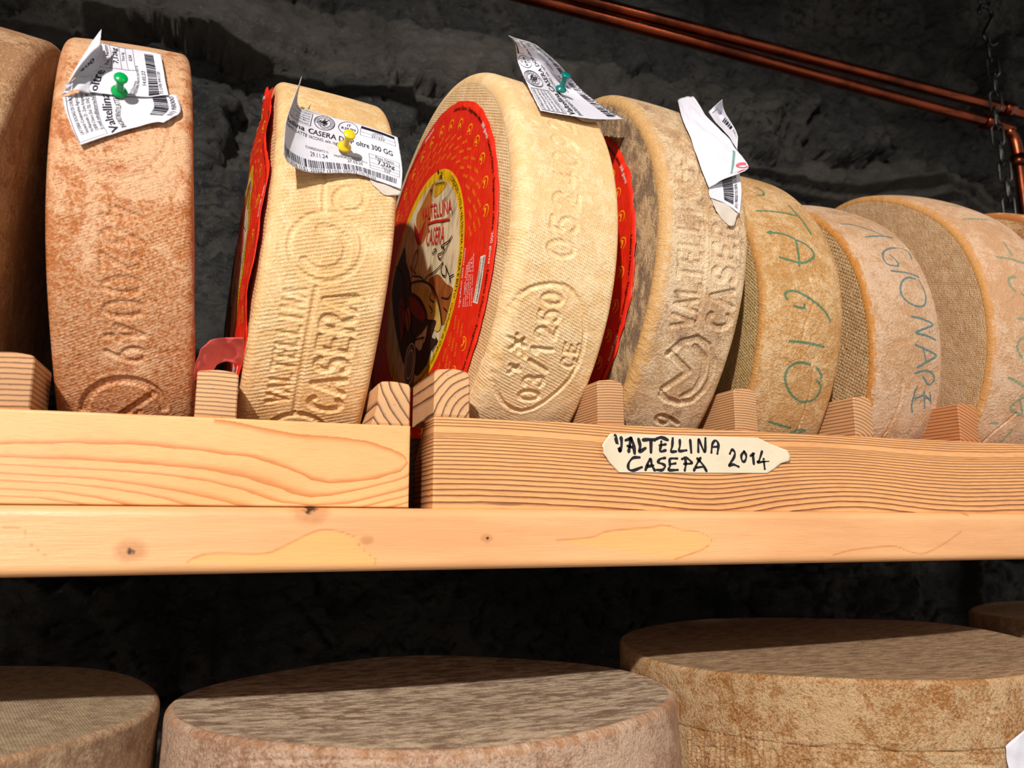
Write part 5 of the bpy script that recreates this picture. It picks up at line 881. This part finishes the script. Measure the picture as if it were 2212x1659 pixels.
# crumpled tag with the green pin
pa, pb, pd = Patch(P['t2a'], True, .00014, 7), Patch(P['t2b'], True, .00014, 8), Patch(P['t2d'], crump=.0001, seed=9)
tr = tag_root(P['t2b'][1][2], 'crumpled white printed weight tag under the green pin, with a standing fold')
sheets('paper', M['paper'], tr, [pa.sheet(60, 50, .015, 7), pb.sheet(60, 50, .02, 8), Patch(P['t2c']).sheet(16, 16, .02, 9, .0002), pd.sheet(30, 30, .01, 10), Patch(P['t2e']).sheet(14, 10, .02, 11, .0005)])
k = Ink(); f = pa.fn(.00034)
frame_lines(k, f, .53, .0, .985, .52, .0026, (.14, .30, .40)); tx = lambda t, u, v, du, h, b=0: k.text(f, t, (u, v), (du, 0), (0, -h), b)
tx('Peso Netto', .60, .10, .36, .065); tx('7,12kg', .64, .255, .30, .09, .02); tx('Tara kg', .70, .37, .18, .05); tx('0.54', .72, .49, .12, .055)
tx('oltre', .02, .105, .44, .10, .02); tx('DA CONSUMARSI', .02, .515, .3, .032); tx('PREFERIBILMENTE ENTRO IL:', .02, .56, .62, .04); tx('14.02.22', .22, .665, .32, .06)
bars(k, f, .015, .93, .70, .86, 21, 60); tx('72 (10) 041120', .02, .92, .56, .05)
f = pb.fn(.00034)
for i, t in enumerate(('LATTERIA SOCIALE DI CHIURO', 'Società Cooperativa Agricola', 'Via Nazionale 23 - Zona Artigianale', '23030 Chiuro (So) TEL 0342 482', 'E-mail info@latteriachiuro')): tx(t, .17, .085 + i * .052, .81, .034)
k.line(f, dense(((.04, .005), (.98, .03)), .04), .0028); k.line(f, dense(((.04, .005), (.05, .30)), .04), .0022); k.line(f, dense(((.05, .30), (.98, .30)), .04), .0022)
tx('Valtellina', .03, .425, .95, .085, .02); tx('INGREDIENTI:LATTE V', .06, .505, .92, .05); bars(k, f, .38, .99, .79, .905, 5, 30); tx('(01) 98000', .42, .965, .54, .04)
f = pd.fn(.00034); k.text(f, '300', (.45, .82), (.16, -.42), (-.22, -.05), .02)
k.build('printing', M['ink'], tr)
pin('green', 'green push pin through the crumpled tag on the orange-brown wheel')
# folded tag on the mottled wheel
tr = tag_root(P['t5a'][3][0], 'folded white paper tag showing its blank back with a green arc')
p5a, p5b, p5c = Patch(P['t5a'], crump=.0004, seed=5), Patch(P['t5b'], crump=.0001, seed=6), Patch(P['t5c'], crump=.00005, seed=7)
sheets('paper', M['paper'], tr, [p5a.sheet(40, 70, .015, 12), p5b.sheet(30, 40, .03, 13), p5c.sheet(40, 30, .02, 14)])
sheets('torn_backing', M['backing'], tr, [Patch(P['t5d']).sheet(18, 14, .05, 15, .0002)], label='torn grey-white backing')
k = Ink(); f = p5c.fn(.0004)
rg_ = np.random.default_rng(3); y = .02
while y < .86:
    h = rg_.choice([.012, .012, .024, .036]); k.add(f(np.array([(.46, y), (.76, y + .02), (.76, y + .02 + h), (.46, y + h)])), [(0, 1, 2, 3)]); y += h + rg_.choice([.014, .022])
k.text(f, '(01) 98000719110046 (15) 250', (.90, .93), (-.04, -.90), (-.09, .01))
f = p5b.fn(.0004); y = .42
for h in (.02, .02, .035, .02, .045): k.add(f(np.array([(.35, y), (.8, y), (.8, y + h), (.35, y + h)])), [(0, 1, 2, 3)]); y += h + .02
for q in range(7): k.line(f, [(.45, .70 + q * .03), (.72, .70 + q * .03)], .004)
k.line(f, dense(((.15, .1), (.55, .1), (.75, .32)), .05), .006)
k.build('printing', M['ink'], tr)
f = p5a.fn(.0004); ar = Ink(); ar.line(f, smooth_line([(.93, .60), (.82, .70), (.73, .81), (.68, .93)], 8), .016); ar.build('green_arc', flat('grey_green_print', srgb(112, 146, 138)), tr)
ar = Ink(); ar.ell(f, (.90, .80), .085, .042, .018, 30, 20, 330); ar.line(f, smooth_line([(.82, .955), (.90, .92), (.98, .925)], 6), .016); ar.build('red_mark', flat('rose_print', srgb(226, 92, 100)), tr)
# sliver of a tag at the right edge of the picture
tr = root('price_tag', P['tl3'][0][0], 'sliver of a white paper tag at the bottom right corner of the picture', 'paper tag', 'printed weight tags')
sheets('paper', M['paper'], tr, [Patch(P['tl3']).sheet(14, 12, .01, 16, .0003)])

# ------------------------------------------------------------------ copper pipes and the hanging chain
def pipe(pts, r, label, rings=()):
    p = smooth_line(pts, 8) if len(pts) > 2 else dense(pts, .05)
    V, F = tube(p, r, 20); o = tag(mesh('copper_pipe', V, F, M['copper']), label, 'pipe', 'copper pipes under the vault')
    for c_, d in rings: lathe('pipe_clip', [(r, -.010), (r + .003, -.010), (r + .003, .010), (r, .010)], c_, d, M['copper'], o, 20)
PY = .345
pipe([(-.7, PY, 1.994), (1.30, PY, 1.960)], .0085, 'upper of two long copper pipes running under the dark vault', [((1.150, PY, 1.9625), (1, 0, 0)), ((.0, PY, 1.982), (1, 0, 0))])
pipe([(-.7, PY, 1.973), (.2, PY, 1.963), (.9, PY, 1.939), (1.125, PY, 1.931), (1.150, PY, 1.922), (1.160, PY, 1.895), (1.162, PY, 1.80), (1.162, PY, 1.60)], .0085,
     'lower copper pipe that bends down beside the chain at right', [((1.105, PY, 1.9317), (1, 0, -.03)), ((1.161, PY, 1.875), (0, 0, -1))])
def link_path(c, L, w, ang):
    t = np.linspace(0, 2 * np.pi, 32, endpoint=False); x = np.cos(t) * w; z = np.sin(t) * w + np.sign(np.sin(t)) * (L / 2 - w)
    return np.stack([c[0] + x * math.cos(ang), c[1] + x * math.sin(ang), c[2] + z], -1)
hz = 2.035
cr = root('hanging_chain', (1.066, .30, 1.36), 'dark steel link chain hanging from a hook at upper right', 'chain')
zc, i = hz - .0125, 0
while zc > 1.385:
    V, F = tube(link_path((1.066 + .004 * math.sin(i), .30, zc), .036, .0075, .5 + (i % 2) * 1.571), .0017, 8, True)
    mesh('link', V, F, M['steel'], cr); zc -= .0285; i += 1
hk = []
for a in np.linspace(200, -50, 14): hk.append((1.066 + .013 * math.cos(math.radians(a)), .30, hz + .050 + .013 * math.sin(math.radians(a))))
for a in np.linspace(130, 330, 14): hk.append((1.066 + .013 * math.cos(math.radians(a)) + .004, .30, hz + .010 + .013 * math.sin(math.radians(a))))
V, F = tube(smooth_line(hk, 4), .0026, 10); tag(mesh('s_hook', V, F, M['steel']), 'steel S-shaped hook holding the top of the hanging chain', 'hook')
ey = [(1.066, .30, 2.72), (1.066, .30, hz + .085)] + [(1.066 + .010 * math.sin(math.radians(a)), .30, hz + .070 + .010 * math.cos(math.radians(a))) for a in np.linspace(0, 330, 16)]
V, F = tube(dense(ey, .02), .0022, 8); tag(mesh('eye_rod', V, F, M['steel']), 'thin steel eye rod from the ceiling carrying the S-shaped hook', 'rod')
bpy.context.view_layer.update()
